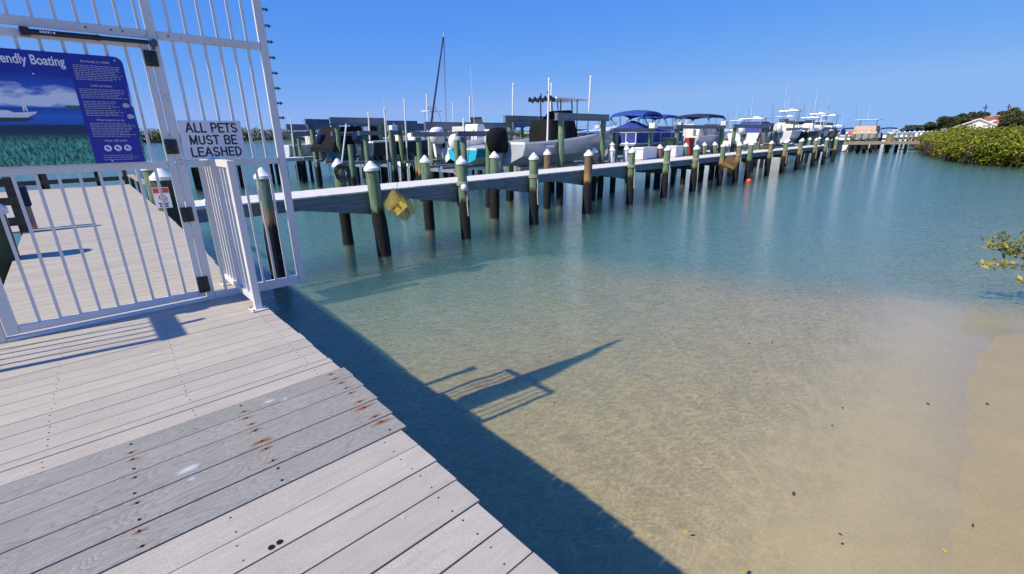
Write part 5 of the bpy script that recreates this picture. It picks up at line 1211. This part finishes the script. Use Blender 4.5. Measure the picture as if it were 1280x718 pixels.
# ================================================================== BOAT LIFTS: pilings, beams, cradle, guide poles
def lift(label, s0, s1, n0, n1, zb=2.0, pm='pile_green', ends=(0.2, 0.2), motors='gel_cream', hgt=0.24, ptop=None):
    t = thing('boat_lift', label, 'boat lift', Q(0, 0, 0), AP, 'boat lifts behind the pier')
    top = (zb - 0.12) if ptop is None else ptop
    for n in (n0, n1):
        for s in (s0 + 0.15, s1 - 0.15):
            link('piling', shaft(pm, top, int(s * 7) % 3, 0.125), t, (s, n, 0))
        b = MB(); b.box(((s0 + s1) / 2, n, zb), (s1 - s0 + ends[0] + ends[1], 0.14, hgt)); b.box(((s0 + s1) / 2, n, zb + hgt / 2 + 0.01), (s1 - s0 + ends[0] + ends[1], 0.22, 0.025)); b.box(((s0 + s1) / 2, n, zb - hgt / 2 - 0.01), (s1 - s0 + ends[0] + ends[1], 0.22, 0.025))
        bo = b.build('beam', 'lift_metal', t)
        if motors:
            MB().box((s1 - 0.1, n - 0.05, zb + hgt / 2 + 0.16), (0.36, 0.34, 0.28), bev=0.03).build('drive_box', motors, bo)
        c = MB()
        for s in (s0 + 0.5, s1 - 0.5): c.tube((s, n, zb - 0.1), (s, n + (0.25 if n == n0 else -0.25), -0.15), 0.011, seg=5)
        c.build('cables', 'steel_dark', bo)['kind'] = 'stuff'
    for s in (s0 + 0.5, s1 - 0.5): MB().box((s, (n0 + n1) / 2, -0.2), (0.12, n1 - n0 - 0.3, 0.16)).build('cradle_beam', 'alu', t)
    for n in ((n0 * 0.68 + n1 * 0.32), (n0 * 0.32 + n1 * 0.68)): MB().box(((s0 + s1) / 2, n, -0.03), (s1 - s0 + 0.6, 0.16, 0.12), bev=0.02).build('bunk', 'motor_grey', t)
    return t
sa, _ = put(699, 147, 12.75); sbb, _ = put(757, 147, 12.75)
lift('grey beamed boat lift holding the big white boat', sa, sbb, 12.75, 15.75, 1.98, motors=None, ends=(0.05, 0.35))
lift('boat lift with white drive boxes round the pontoon boat', along_pier(768, 155, 13.4)[0], along_pier(817, 155, 13.4)[0], 13.4, 17.0, 1.45, motors='gel_white', hgt=0.14)
lift('boat lift with cream drive boxes round the pale grey boat', along_pier(846, 155, 12.9)[0], along_pier(905, 155, 12.9)[0], 12.9, 16.0, 1.62, motors='gel_cream', hgt=0.16)
lift('boat lift under the blue enclosed boat', along_pier(918, 157, 13.2)[0], along_pier(960, 157, 13.2)[0], 13.2, 17.4, 1.7, 'pile_green', motors=None, hgt=0.2)
lift('brown timber boat lift among the far boats', along_pier(951, 157, 14.2)[0], along_pier(966, 157, 14.2)[0], 14.2, 19.0, 1.9, 'pile_brown', motors=None, hgt=0.2)
lift('boat lift beside the pier end', along_pier(985, 157, 13.6)[0], along_pier(1010, 157, 13.6)[0], 13.6, 17.0, 1.5, motors='gel_white', hgt=0.16)
lift('boat lift round the dark hulled boat at the pier end', along_pier(1030, 157, 13.6)[0], along_pier(1046, 157, 13.6)[0], 13.6, 17.0, 1.6, motors=None, hgt=0.16)
lift('long grey beamed lift behind the white outboard', along_pier(535, 158, 20)[0], along_pier(640, 158, 20)[0], 20.0, 22.8, 1.75, motors=None, hgt=0.34)
lift('low beamed lift round the cyan bottomed boat', along_pier(575, 158, 15.4)[0], along_pier(638, 158, 15.4)[0], 15.4, 18.6, 1.35, motors=None, hgt=0.16)
lift('high grey beamed lift over the black tarp', along_pier(417, 155, 25.4)[0], along_pier(476, 155, 25.4)[0], 25.4, 28.6, 2.12, motors=None, hgt=0.30)
lift('boat lift round the dark hulled skiff', along_pier(452, 160, 22.5)[0], along_pier(493, 160, 22.5)[0], 22.5, 25.5, 1.45, motors='gel_white', hgt=0.16)
lift('grey beamed lift beyond the dark hulled skiff', along_pier(474, 155, 29)[0], along_pier(518, 155, 29)[0], 29, 32, 2.1, motors=None, hgt=0.32)
lift('second grey beamed lift beyond the dark hulled skiff', along_pier(508, 158, 26)[0], along_pier(545, 158, 26)[0], 26, 29, 1.85, motors=None, hgt=0.30)
lift('grey beamed lift left of the black tarp', along_pier(388, 158, 31)[0], along_pier(420, 158, 31)[0], 31, 34.5, 1.95, motors=None, hgt=0.34)
lift('low lift holding the boat at far left', along_pier(368, 165, 34.5)[0], along_pier(392, 165, 34.5)[0], 34.5, 37.6, 1.5, motors=None, hgt=0.25)
lift('grey beamed lift behind the big boat console', along_pier(633, 156, 24)[0], along_pier(690, 156, 24)[0], 24, 27, 2.0, motors=None, hgt=0.3)

# white guide poles
poles = [(641, 106, 166, 16.6, 'tall white guide pole left of the black console cover'), (686, 100, 185, 13.1, 'tallest white guide pole before the black console cover'),
         (689, 106, 180, 15.8, 'white guide pole just behind the tallest one'), (738, 97, 175, 13.2, 'tall white guide pole before the grey hull of the big boat'),
         (587, 122, 158, 24, 'white guide pole right of the sailing mast'), (566, 130, 160, 30, 'faint white guide pole beside the sailing mast'), (579, 150, 170, 19, 'short white pole above the white outboard'),
         (505, 126, 180, 22.6, 'white guide pole before the open tower'), (533, 120, 190, 21, 'white guide pole crossing the furled sail'), (480, 138, 195, 22, 'white guide pole before the black tarp edge'),
         (460, 142, 170, 25, 'thin white pole over the navy outboard'), (430, 157, 198, 24, 'leaning white pole before the black tarp'), (413, 152, 165, 30, 'short white pole left of the black tarp'),
         (858, 152, 172, 13.4, 'short white pole beside the navy bimini'), (902, 158, 187, 13.0, 'white pole right of the navy bimini'), (1035, 140, 175, 14.5, 'pale pole at the pier end'), (1028, 142, 175, 14.2, 'second pale pole at the pier end'),
         (363, 150, 180, 34, 'thin white pole by the boat at far left')]
for px, y0, y1, n, lab in poles:
    s, z0 = put(px, y0, n); z1 = put(px, y1, n)[1]
    k = n / 13.0
    t = thing('guide_pole', lab, 'guide pole', Q(s, n, 0), AP, 'white guide poles on the lifts')
    ln = 0.12 if 'leaning' in lab else 0.02
    MB().tube((-ln * 3, 0, z1 - 0.2), (ln, 0, z0), 0.036 if k < 1.4 else 0.042, seg=8).build('pole', 'pvc_white', t)
    MB().tube((-ln * 3, 0, -3.5), (-ln * 3, 0, z1 - 0.2), 0.03, seg=6).build('stem', 'alu', t)
    MB().lathe([(0.05, 0), (0.05, 0.05), (0.01, 0.09)], 8, (ln, 0, z0 - 0.01)).build('cap', 'pvc_white', t)

# white dock behind, at left
wd = thing('finger_dock', 'white topped finger dock at left behind the long pier', 'dock', Q(0, 0, 0), AP, 'docks behind the pier')
MB().box((6.0, 33.0, -0.10), (19.0, 1.3, 0.22), bev=0.02).build('deck', 'board_pier', wd)
for s in np.arange(-2, 16, 2.2):
    for n in (32.5, 33.5): MB().tube((s, n, -3.6), (s, n, -0.22), 0.11, seg=8).build('support_piling', 'pile_moss', wd)
ld = MB(); ld.tube((14.6, 32.3, -0.1), (14.6, 32.3, -2.6), 0.03); ld.tube((15.1, 32.3, -0.1), (15.1, 32.3, -2.6), 0.03)
for z in (-0.6, -1.0, -1.4): ld.tube((14.6, 32.3, z), (15.1, 32.3, z), 0.025)
ld.build('ladder', 'alu', wd)
fd2 = thing('finger_dock', 'weathered finger dock at waterline height behind the long pier', 'dock', Q(0, 0, 0), AP, 'docks behind the pier')
s2, _ = put(430, 190, 26.5); s3, _ = put(600, 190, 26.5)
MB().box(((s2 + s3) / 2, 26.5, -0.12), (s3 - s2, 1.0, 0.2)).build('deck', 'board_pier', fd2)
for s in np.arange(s2, s3, 1.9): MB().tube((s, 26.2, -3.6), (s, 26.2, -0.2), 0.12, seg=8).build('support_piling', 'pile_moss', fd2)
k = 0
for px, n, top in ((437, 20.4, 0.95), (555, 20.2, 1.9), (562, 20.6, 1.5), (571, 16.0, 1.1), (577, 19.8, 0.5), (610, 14.6, 1.3), (520, 20.3, 0.3), (489, 22.2, 1.6), (530, 24.5, 1.5), (392, 30.6, 1.6), (374, 33, 1.2)):
    s, _ = put(px, 180, n)
    where = {437: 'before the black tarp', 555: 'tallest, under the long grey beam', 562: 'just right of the tallest bare one', 571: 'left of the white outboard', 577: 'behind the third pier piling', 610: 'left of the black covered outboard', 520: 'low, below the dark skiff', 489: 'at the stern of the dark skiff', 530: 'beside the furled sail', 392: 'at the right of far left boat', 374: 'before the far left boat'}[px]
    piling(Q(s, n, 0), 'bare topped green lift piling %s' % where, 'bare pilings behind the pier', 'pile_green', top, cap=False, r=0.12)
    k += 1

# ---- far dock and footbridge
bridge_n = on_plane(1104, 190, WL)
fa, fbp = Vector((42.5, 66.0, -0.2)), Vector((57.0, 64.5, -0.2))
d = fbp - fa; ang = math.atan2(d.y, d.x)
fbr = thing('footbridge', 'flat wooden footbridge crossing to the mangrove beyond the pier end', 'bridge', fa, ang)
MB().box((d.length / 2, 0, 0), (d.length, 2.2, 0.12)).build('deck', 'tan_wood', fbr); MB().box((d.length / 2, -1.13, -0.12), (d.length, 0.06, 0.34)).build('stringer', 'tan_wood', fbr)
for x in (10.4, 10.4, 15.2):
    for y in (-0.9, 0.9): MB().tube((x, y, -3.4), (x, y, -0.07), 0.2, seg=8).build('support_piling', 'pile_moss', fbr)
MB().box((12.8, 0.4, -1.0), (4.5, 0.5, 0.10)).build('low_beam', 'under_wood', fbr)
p = on_plane(1104, 191, WL); piling(Vector((p.x, p.y - 0.6, 0)), 'yellowish piling in the middle of the footbridge', 'pilings along the far dock', 'pile_olive', 0.9, r=0.22)
row = [(1062, 190), (1072, 191), (1080, 190.5), (1088, 190), (1094, 189)]
for i, p in enumerate(row):
    q = on_plane(p[0], p[1], WL); piling(Vector((q.x, q.y, 0)), '%s of the five dark pilings at the root of the footbridge' % ORD[i], 'pilings along the far dock', 'pile_moss', 0.1, cap=False, r=0.2)
fdk = thing('far_dock', 'long far dock behind the footbridge lined with white capped pilings', 'dock', (46, 70, 0), R(38))
MB().box((32, 0.0, -0.1), (76, 1.9, 0.22)).build('deck', 'board_pier', fdk); MB().box((32, -0.97, -0.15), (76, 0.05, 0.3)).build('stringer', 'stringer', fdk)
dx, dy = math.cos(R(38)), math.sin(R(38))
for i in range(22):
    x = -3 + 3.3 * i; P_ = Vector((46 + x * dx + 1.15 * dy, 70 + x * dy - 1.15 * dx, 0))
    piling(P_, '%s white-capped piling along the far dock, counted from the pier end' % (ORD[i] if i < 23 else 'last'), 'pilings along the far dock', random.choice(['pile_green', 'pile_green', 'pile_olive']), 0.95, r=0.17)
q = on_plane(1065, 188, WL); t = thing('barrel_pair', 'orange red buoys stacked at the root of the footbridge', 'buoys', Vector((q.x + 1, q.y + 2.5, -0.1)))
for x in (-0.4, 0.4): MB().lathe([(0.1, 0), (0.32, 0.15), (0.34, 0.9), (0.25, 1.3), (0.05, 1.4)], 12, (x, 0, 0)).build('buoy', 'orange', t, smooth='all')

# ================================================================== VEGETATION
def leaf_cloud(name, lumps, count, size, tints, parent=None, seed=1, stuffy=True, flat=0.75):
    """many small leaf faces spread through and over uneven lumps"""
    rng = np.random.default_rng(seed)
    L_ = np.array([(c[0], c[1], c[2], r[0], r[1], r[2]) for c, r in lumps]); wgt = L_[:, 3] * L_[:, 5]; wgt = wgt / wgt.sum()
    idx = rng.choice(len(lumps), count, p=wgt)
    v = rng.normal(size=(count, 3)); v /= np.linalg.norm(v, axis=1)[:, None]
    rad = rng.uniform(0.55, 1.06, (count, 1)) ** 0.5
    pos = L_[idx, :3] + v * rad * L_[idx, 3:6]
    nrm = v * 0.6 + rng.normal(size=(count, 3)) * 0.6; nrm[:, 2] += flat; nrm /= np.linalg.norm(nrm, axis=1)[:, None]
    a = np.cross(nrm, rng.normal(size=(count, 3))); a /= np.linalg.norm(a, axis=1)[:, None]; b = np.cross(nrm, a)
    sz = size * rng.uniform(0.6, 1.4, (count, 1))
    p = np.stack([pos - a * sz, pos - b * sz * 0.45, pos + a * sz, pos + b * sz * 0.45], 1).reshape(-1, 3)
    me = bpy.data.meshes.new(name)
    me.vertices.add(len(p)); me.vertices.foreach_set('co', p.ravel())
    me.loops.add(count * 4); me.loops.foreach_set('vertex_index', np.arange(count * 4))
    me.polygons.add(count); me.polygons.foreach_set('loop_start', np.arange(0, count * 4, 4)); me.polygons.foreach_set('loop_total', np.full(count, 4))
    me.update()
    tint = np.array(tints); lump_t = rng.integers(0, len(tints), len(lumps)); mixr = rng.uniform(0, 1, (count, 1))
    other = tint[rng.integers(0, len(tints), count)]
    col = tint[lump_t[idx]] * (0.35 + 0.65 * (mixr > 0.3)) + other * (1 - (0.35 + 0.65 * (mixr > 0.3))); col = col * rng.uniform(0.75, 1.25, (count, 1))
    ca = me.color_attributes.new('tint', 'FLOAT_COLOR', 'CORNER')
    ca.data.foreach_set('color', np.repeat(np.concatenate([col, np.ones((count, 1))], 1), 4, 0).ravel())
    me.materials.append(MT['foliage'])
    o = link(name, me, parent)
    if stuffy: o['kind'] = 'stuff'
    return o
random.seed(31)
# island bank under the mangrove, then the thicket
def island():
    mb = MB(); rings = []
    pts = [on_plane(x, y, WL) for x, y in ((1148, 184), (1168, 194), (1195, 201), (1230, 206), (1279, 209), (1340, 213), (1420, 214))]
    return pts
shore = island()
bank = MB(); back = [Vector((p.x + 22, p.y + 18, 0)) for p in shore]
co = [p + Vector((0.9, 1.2, -0.25)) for p in shore] + [p + Vector((2.5, 3.5, 0.25)) for p in shore] + [b + Vector((0, 0, WL + 0.9)) for b in back] + [Vector((b.x + 240, b.y + 230, WL + 1.1)) for b in back]
k = len(shore); bank.add(co, [(j * k + i, j * k + i + 1, (j + 1) * k + i + 1, (j + 1) * k + i) for j in range(3) for i in range(k - 1)])
structure(bank.build('mangrove_bank', 'mud', smooth='all'))
th = thing('mangrove_thicket', 'broad yellow green mangrove thicket on dark roots at the water', 'mangrove', Vector((shore[2].x, shore[2].y, 0)))
lumps = []
for i in range(len(shore) - 1):
    for t_ in np.arange(0, 1, 0.05):
        p = shore[i].lerp(shore[i + 1], t_)
        for j in range(4):
            dback = j * random.uniform(1.6, 2.4); taper = min(1.0, 0.42 + (i + t_) * 0.5)
            r = random.uniform(0.7, 1.15) * (0.7 + 0.3 * taper)
            lumps.append(((p.x + dback * 0.85 + random.uniform(-.5, .5) - shore[2].x, p.y + dback * 0.75 + random.uniform(-.4, .4) - shore[2].y, -0.62 + (0.56 + j * 0.24) * taper * random.uniform(0.70, 1.15) + (0.15 if j else -0.05)), (r * 1.15, r, r * 0.85)))
for i in range(len(shore) - 1):
    for t_ in np.arange(0, 1, 0.03):
        p = shore[i].lerp(shore[i + 1], t_) - Vector((shore[2].x, shore[2].y, 0)); taper = min(1.0, 0.5 + (i + t_) * 0.5)
        for _q in range(2): r = random.uniform(0.35, 0.75); lumps.append(((p.x + 0.3 + random.uniform(-0.4, 0.5), p.y + 0.3 + random.uniform(-0.4, 0.5), -1.0 + random.uniform(-0.15, 0.45) * taper), (r * 1.3, r * 1.2, r * 0.8)))
leaf_cloud('foliage', lumps, 80000, 0.125, [(0.18, 0.215, 0.016), (0.23, 0.25, 0.018), (0.12, 0.165, 0.014), (0.33, 0.285, 0.025), (0.17, 0.21, 0.015)], th, 5)
rt = MB(); random.seed(8)
for i in range(len(shore) - 1):
    for t_ in np.arange(0, 1, 0.022):
        p = shore[i].lerp(shore[i + 1], t_) - shore[2]
        for _ in range(2):
            a = Vector((p.x + random.uniform(-0.3, 1.6), p.y + random.uniform(0.0, 2.4), random.uniform(0.5, 0.9) - 0.75)); b = Vector((a.x + random.uniform(-0.7, 0.7), a.y - random.uniform(-0.2, 0.9), -1.95)); m = (a + b) / 2 + Vector((random.uniform(-0.2, 0.2), -0.15, 0.22))
            r = random.uniform(0.03, 0.075); rt.tube(a, m, r, r, 5, False); rt.tube(m, b, r, r * 0.8, 5, False)
stuff(rt.build('prop_roots', 'root_dark', th))

def tree(loc, label, h, w, tints, seed, group, n=5000, size=0.22, trunk=0.18):
    random.seed(seed)
    t = thing('tree', label, 'tree', loc, random.uniform(0, 6), group)
    mb = MB(); mb.tube((0, 0, -0.4), (0.1, 0, h * 0.5), trunk, trunk * 0.6, 8); lumps = []
    for i in range(6):
        a = i * 1.05 + random.uniform(-0.3, 0.3); r = w * random.uniform(0.22, 0.40); e = Vector((math.cos(a) * r, math.sin(a) * r, h * random.uniform(0.55, 0.85)))
        mb.tube((0.05, 0, h * random.uniform(0.3, 0.5)), e, trunk * 0.5, trunk * 0.2, 6); lumps.append((tuple(e), (w * random.uniform(0.16, 0.26), w * random.uniform(0.16, 0.26), h * random.uniform(0.12, 0.20))))
    for i in range(7):
        a = random.uniform(0, 6.28); r = w * random.uniform(0.05, 0.42); lumps.append(((math.cos(a) * r, math.sin(a) * r, h * random.uniform(0.45, 0.92)), (w * random.uniform(0.10, 0.2), w * random.uniform(0.10, 0.2), h * random.uniform(0.07, 0.13))))
    mb.build('trunk', 'trunk_brown', t); leaf_cloud('crown', lumps, n, size, tints, t, seed)
    return t
def far_at(px, y, dist, z=-0.5):
    r = ray(px, y); r = Vector((r.x, r.y, 0)).normalized() * dist; return Vector((r.x, r.y, z))
olive = [(0.07, 0.085, 0.03), (0.10, 0.11, 0.045), (0.05, 0.065, 0.025)]
TG = 'trees beyond the mangrove'
tree(far_at(1189, 150, 150), 'dark rounded tree left of the white house behind the mangrove', 4.8, 5.3, olive, 41, TG, 4500, 0.3)
tree(far_at(1211, 150, 152), 'broad flat topped tree nearest the left of the white house', 5.5, 4.7, olive, 42, TG, 4500, 0.3)
tree(far_at(1222, 150, 165), 'taller dark tree just behind the flat topped one', 6.0, 3.4, olive, 43, TG, 3000, 0.3)
tree(far_at(1171, 152, 170), 'low tree at the left end of the tree row', 3.6, 5.6, olive, 44, TG, 3500, 0.3)
tree(far_at(1152, 155, 190), 'lowest distant tree beside the last cruisers', 3.3, 8.7, olive, 45, TG, 3500, 0.3)
tree(far_at(1252, 150, 175), 'dark tree top behind the house with red roof', 6.3, 3.1, olive, 46, TG, 2500, 0.3)
tree(far_at(1271, 150, 105, -0.3), 'tall brownish tree at the right edge above the mangrove', 4.6, 3.7, [(0.11, 0.11, 0.04), (0.17, 0.14, 0.06), (0.07, 0.08, 0.03)], 47, TG, 5000, 0.22)
tree(far_at(1285, 150, 112, -0.3), 'green crowned tree cut by the right edge', 5.4, 3.4, [(0.09, 0.11, 0.03), (0.13, 0.14, 0.04)], 48, TG, 4000, 0.22)
tree(far_at(1261, 150, 108, -0.3), 'small tawny shrub tree right of the red roofed block', 2.9, 2.6, [(0.20, 0.16, 0.06), (0.14, 0.12, 0.05)], 49, TG, 2500, 0.2)
# houses
def house(loc, rz, label, w, dp, h, rh, roof, wins, gable=True, wall='plaster', group='houses beyond the mangrove', name='house'):
    t = thing(name, label, 'house', loc, rz, group)
    b = MB(); b.box((0, 0, h / 2), (w, dp, h))
    b.add([Vector((-w / 2, -dp / 2, h)), Vector((w / 2, -dp / 2, h)), Vector((0, -dp / 2, h + rh)), Vector((-w / 2, dp / 2, h)), Vector((w / 2, dp / 2, h)), Vector((0, dp / 2, h + rh))], [(0, 1, 2), (5, 4, 3)])
    b.build('wall', wall, t)
    r = MB(); ov = 0.35; th_ = 0.16
    for sg in (-1, 1):
        a, c = Vector((0, 0, h + rh + 0.02)), Vector((sg * (w / 2 + ov), 0, h + 0.02 - ov * rh / (w / 2)))
        r.add([Vector((p.x, y, p.z + dz)) for p in (a, c) for y in (-dp / 2 - ov, dp / 2 + ov) for dz in (0, th_)], [(0, 1, 3, 2), (4, 6, 7, 5), (0, 4, 5, 1), (2, 3, 7, 6), (1, 5, 7, 3), (0, 2, 6, 4)])
    r.build('roof', roof, t)
    for x, z, ww, hh in [(q[0] * .72, q[1] * .62, q[2] * .7, q[3] * .62) for q in wins]:
        f = MB().box((x, -dp / 2 - 0.03, z), (ww + 0.16, 0.08, hh + 0.16)).build('window', 'gel_white', t)
        MB().box((x, -dp / 2 - 0.075, z), (ww, 0.04, hh)).build('pane', 'window_dark', f)
    return t
def face(px): r = ray(px, 150); return math.atan2(r.y, r.x) - PI / 2
house(far_at(1236, 150, 120, -0.6), face(1236) + 0.25, 'white house with terracotta gable roof right of the marquee', 4.46, 5.04, 2.85, 0.93, 'roof_tile', [(-1.7, 3.2, 0.9, 1.1), (0.0, 3.2, 0.9, 1.1), (1.7, 3.2, 0.9, 1.1)])
house(far_at(1253, 150, 118, -0.6), face(1253) - 0.3, 'low block with large red tiled roof right of the white house', 3.96, 4.68, 1.61, 1.43, 'roof_tile', [(0.0, 1.7, 1.2, 0.9)])
house(far_at(1243, 150, 128, -0.6), face(1243), 'white house with pink roof peeping behind the gable house', 5.04, 4.32, 3.47, 0.74, 'canvas_tan', [(-2, 4.6, 0.9, 0.9), (1.8, 4.6, 0.9, 0.9)])
house(far_at(1224, 150, 116, -0.6), face(1224), 'white porch building with pale roof left of the gable house', 5.40, 4.32, 2.23, 1.24, 'plaster', [(-2.6, 2.5, 1.3, 1.5), (-0.9, 2.5, 1.3, 1.5), (0.9, 2.5, 1.3, 1.5), (2.6, 2.5, 1.3, 1.5)])
house(far_at(1266, 150, 112, -0.6), face(1266), 'long low white shed at right above the mangrove', 6.12, 2.88, 1.18, 0.74, 'plaster', [(0, 1.3, 0.8, 0.6)])
for px, y0, dist, lab in ((1233, 131, 119, 'dark leaning pole above the white house'), (1262, 130, 125, 'thin grey pole left of the tall brownish tree')):
    b = far_at(px - 3, 150, dist, -0.5); r = ray(px, y0); tz = H + r.z * dist / math.hypot(r.x, r.y); e = far_at(px, y0, dist, tz)
    t = thing('utility_pole', lab, 'pole', b); MB().tube((0, 0, 0), e - b, 0.13, 0.08, 8).build('pole', 'steel_dark', t); MB().box(e - b - Vector((0, 0, 0.5)), (0.9, 0.10, 0.12)).build('cross_arm', 'steel_dark', t)

# far shore: one continuous wood, seen through the gate and behind the boats
shl = MB(); A = [far_at(x, 170, d_, 0) for x, d_ in ((-900, 420), (-300, 420), (0, 430), (200, 450), (360, 460), (480, 480), (640, 520), (800, 600), (1000, 650))]
co = []
for p in A: co += [p + Vector((0, 0, WL - 0.3)), p.normalized() * (p.length + 6) + Vector((0, 0, -0.6)), p.normalized() * (p.length + 500) + Vector((0, 0, 0.2))]
shl.add(co, [(3 * i + j, 3 * i + j + 1, 3 * i + j + 4, 3 * i + j + 3) for i in range(len(A) - 1) for j in range(2)])
structure(shl.build('far_shore_land', 'land'))
lumps = []; random.seed(77)
for i in range(len(A) - 1):
    seg = (A[i + 1] - A[i]).length; nl = int(seg / 2.0)
    hh0 = 1.0 if i < 5 else 0.62
    for k in range(nl):
        p = A[i].lerp(A[i + 1], (k + random.random()) / nl); back_ = random.uniform(5, 14); p = p.normalized() * (p.length + back_)
        r = random.uniform(1.8, 3.8); hgt = random.uniform(5.2, 7.8) * hh0 * (0.8 + 0.35 * noise.noise(p * 0.02))
        lumps.append(((p.x, p.y, hgt), (r * 1.3, r * 1.3, r * 0.9))); lumps.append(((p.x, p.y, hgt * 0.35), (r * 1.4, r * 1.2, hgt * 0.45 + 0.6)))
fw = leaf_cloud('far_wood', lumps, 60000, 0.85, [(0.22, 0.21, 0.08), (0.27, 0.235, 0.10), (0.18, 0.185, 0.075), (0.30, 0.25, 0.11)], None, 9)
fw['label'] = 'far olive green wood along the opposite shore'; fw['category'] = 'wood'

# mangrove sprig reaching in at the right, over the shallows
sp_ = thing('mangrove_sprig', 'yellowish mangrove sprig reaching in over the shallows at right', 'mangrove', (0, 0, 0))
base = on_plane(1330, 372, WL); base = Vector((base.x, base.y, WL))
br = MB(); random.seed(14); tips = []
def scr(px, y, k):                     # a point on the sprig's own upright sheet, k metres nearer or farther
    r = ray(px, y); dist = math.hypot(base.x, base.y) * 0.985 + k; r = r * (dist / math.hypot(r.x, r.y)); return Vector((r.x, r.y, r.z + H))
root = scr(1345, 352, 0.1)
br.tube(base, root, 0.03, 0.025, 6)
segs = [((1345, 352), (1300, 335), 0.0), ((1300, 335), (1262, 331), -0.05), ((1262, 331), (1232, 331), -0.08), ((1300, 335), (1275, 312), 0.1), ((1275, 312), (1255, 308), 0.15), ((1275, 312), (1262, 318), 0.2),
        ((1275, 318), (1250, 296), 0.0), ((1345, 352), (1285, 350), -0.2), ((1300, 320), (1280, 300), 0.25), ((1262, 310), (1232, 303), 0.0), ((1345, 352), (1320, 310), 0.2), ((1320, 310), (1282, 296), 0.3), ((1345, 352), (1310, 365), -0.1)]
for a, b, k in segs:
    p, q = scr(*a, k * 0.5), scr(*b, k); br.tube(p, q, 0.011, 0.006, 5); tips.append((p, q))
br.build('branch', 'trunk_brown', sp_)
lv = []
for p, q in tips:
    for f in (0.45, 0.75, 1.0):
        c = p.lerp(q, f); lv.append((tuple(c), (0.12, 0.12, 0.10)))
leaf_cloud('leaves', lv, 520, 0.052, [(0.36, 0.32, 0.05), (0.24, 0.24, 0.05), (0.46, 0.38, 0.09), (0.16, 0.18, 0.04)], sp_, 15, False, 0.3)

# bits on the sand and in the shallows
random.seed(19)
bits = [(992, 617, 'seaweed', 0.06), (1053, 510, 'seaweed', 0.035), (1040, 532, 'seaweed', 0.03), (965, 428, 'seaweed', 0.05), (936, 429, 'seaweed', 0.05), (1050, 668, 'seaweed', 0.03), (1053, 680, 'seaweed', 0.03), (1216, 657, 'seaweed', 0.04),
        (1160, 505, 'seaweed', 0.05), (1234, 505, 'seaweed', 0.05), (858, 665, 'leaf_yellow', 0.05), (931, 714, 'leaf_yellow', 0.06), (1180, 688, 'leaf_yellow', 0.05), (693, 504, 'seaweed', 0.05), (598, 495, 'cap_white', 0.03)]
for i, (x, y, m, sz) in enumerate(bits):
    q = on_plane(x, y, WL + 0.01); zb = bed_z(q.dot(UG), q.dot(NG)); z = zb + 0.012 if (m == 'seaweed' or m == 'cap_white') else max(WL + 0.004, zb + 0.012)
    q = on_plane(x, y, z); mb = MB(); K = 9
    a0 = random.uniform(0, 6); pts = [Vector((sz * (1.0 + 0.3 * random.random()) * math.cos(2 * PI * j / K), sz * 0.42 * (1 + 0.3 * random.random()) * math.sin(2 * PI * j / K), 0.006 * random.random())) for j in range(K)]
    mb.add([p.copy() for p in pts] + [Vector((p.x * 0.7, p.y * 0.7, p.z + 0.012)) for p in pts], [(j, (j + 1) % K, K + (j + 1) % K, K + j) for j in range(K)] + [tuple(range(K, 2 * K)), tuple(range(K))[::-1]])
    o = mb.build('fallen_leaf' if m == 'leaf_yellow' else ('shell' if m == 'cap_white' else 'seaweed_scrap'), m, None, q, rz=a0)
    lab = {'leaf_yellow': 'yellow fallen leaf', 'seaweed': 'dark scrap of weed', 'cap_white': 'small white shell'}[m]
    where = ['on the pale shallows, largest of the dark scraps', 'upper of two specks in mid shallows', 'lower of two specks in mid shallows', 'right of a pair in the greenish shallows', 'left of a pair in the greenish shallows', 'upper of a pair near the bottom edge', 'lower of a pair near the bottom edge', 'on the smooth wet sand low at right', 'on the ripple line toward the sand', 'on the sand near the right edge', 'beside the edge of the boardwalk shadow', 'at the bottom edge of the shallows', 'with sand round it low at right', 'near the crossbar of the gate shadow', 'inside the gate shadow'][i]
    o.scale = (0.42, 0.42, 0.5)
    tag(o, lab + ' ' + where, 'leaf' if m == 'leaf_yellow' else ('shell' if m == 'cap_white' else 'seaweed'))
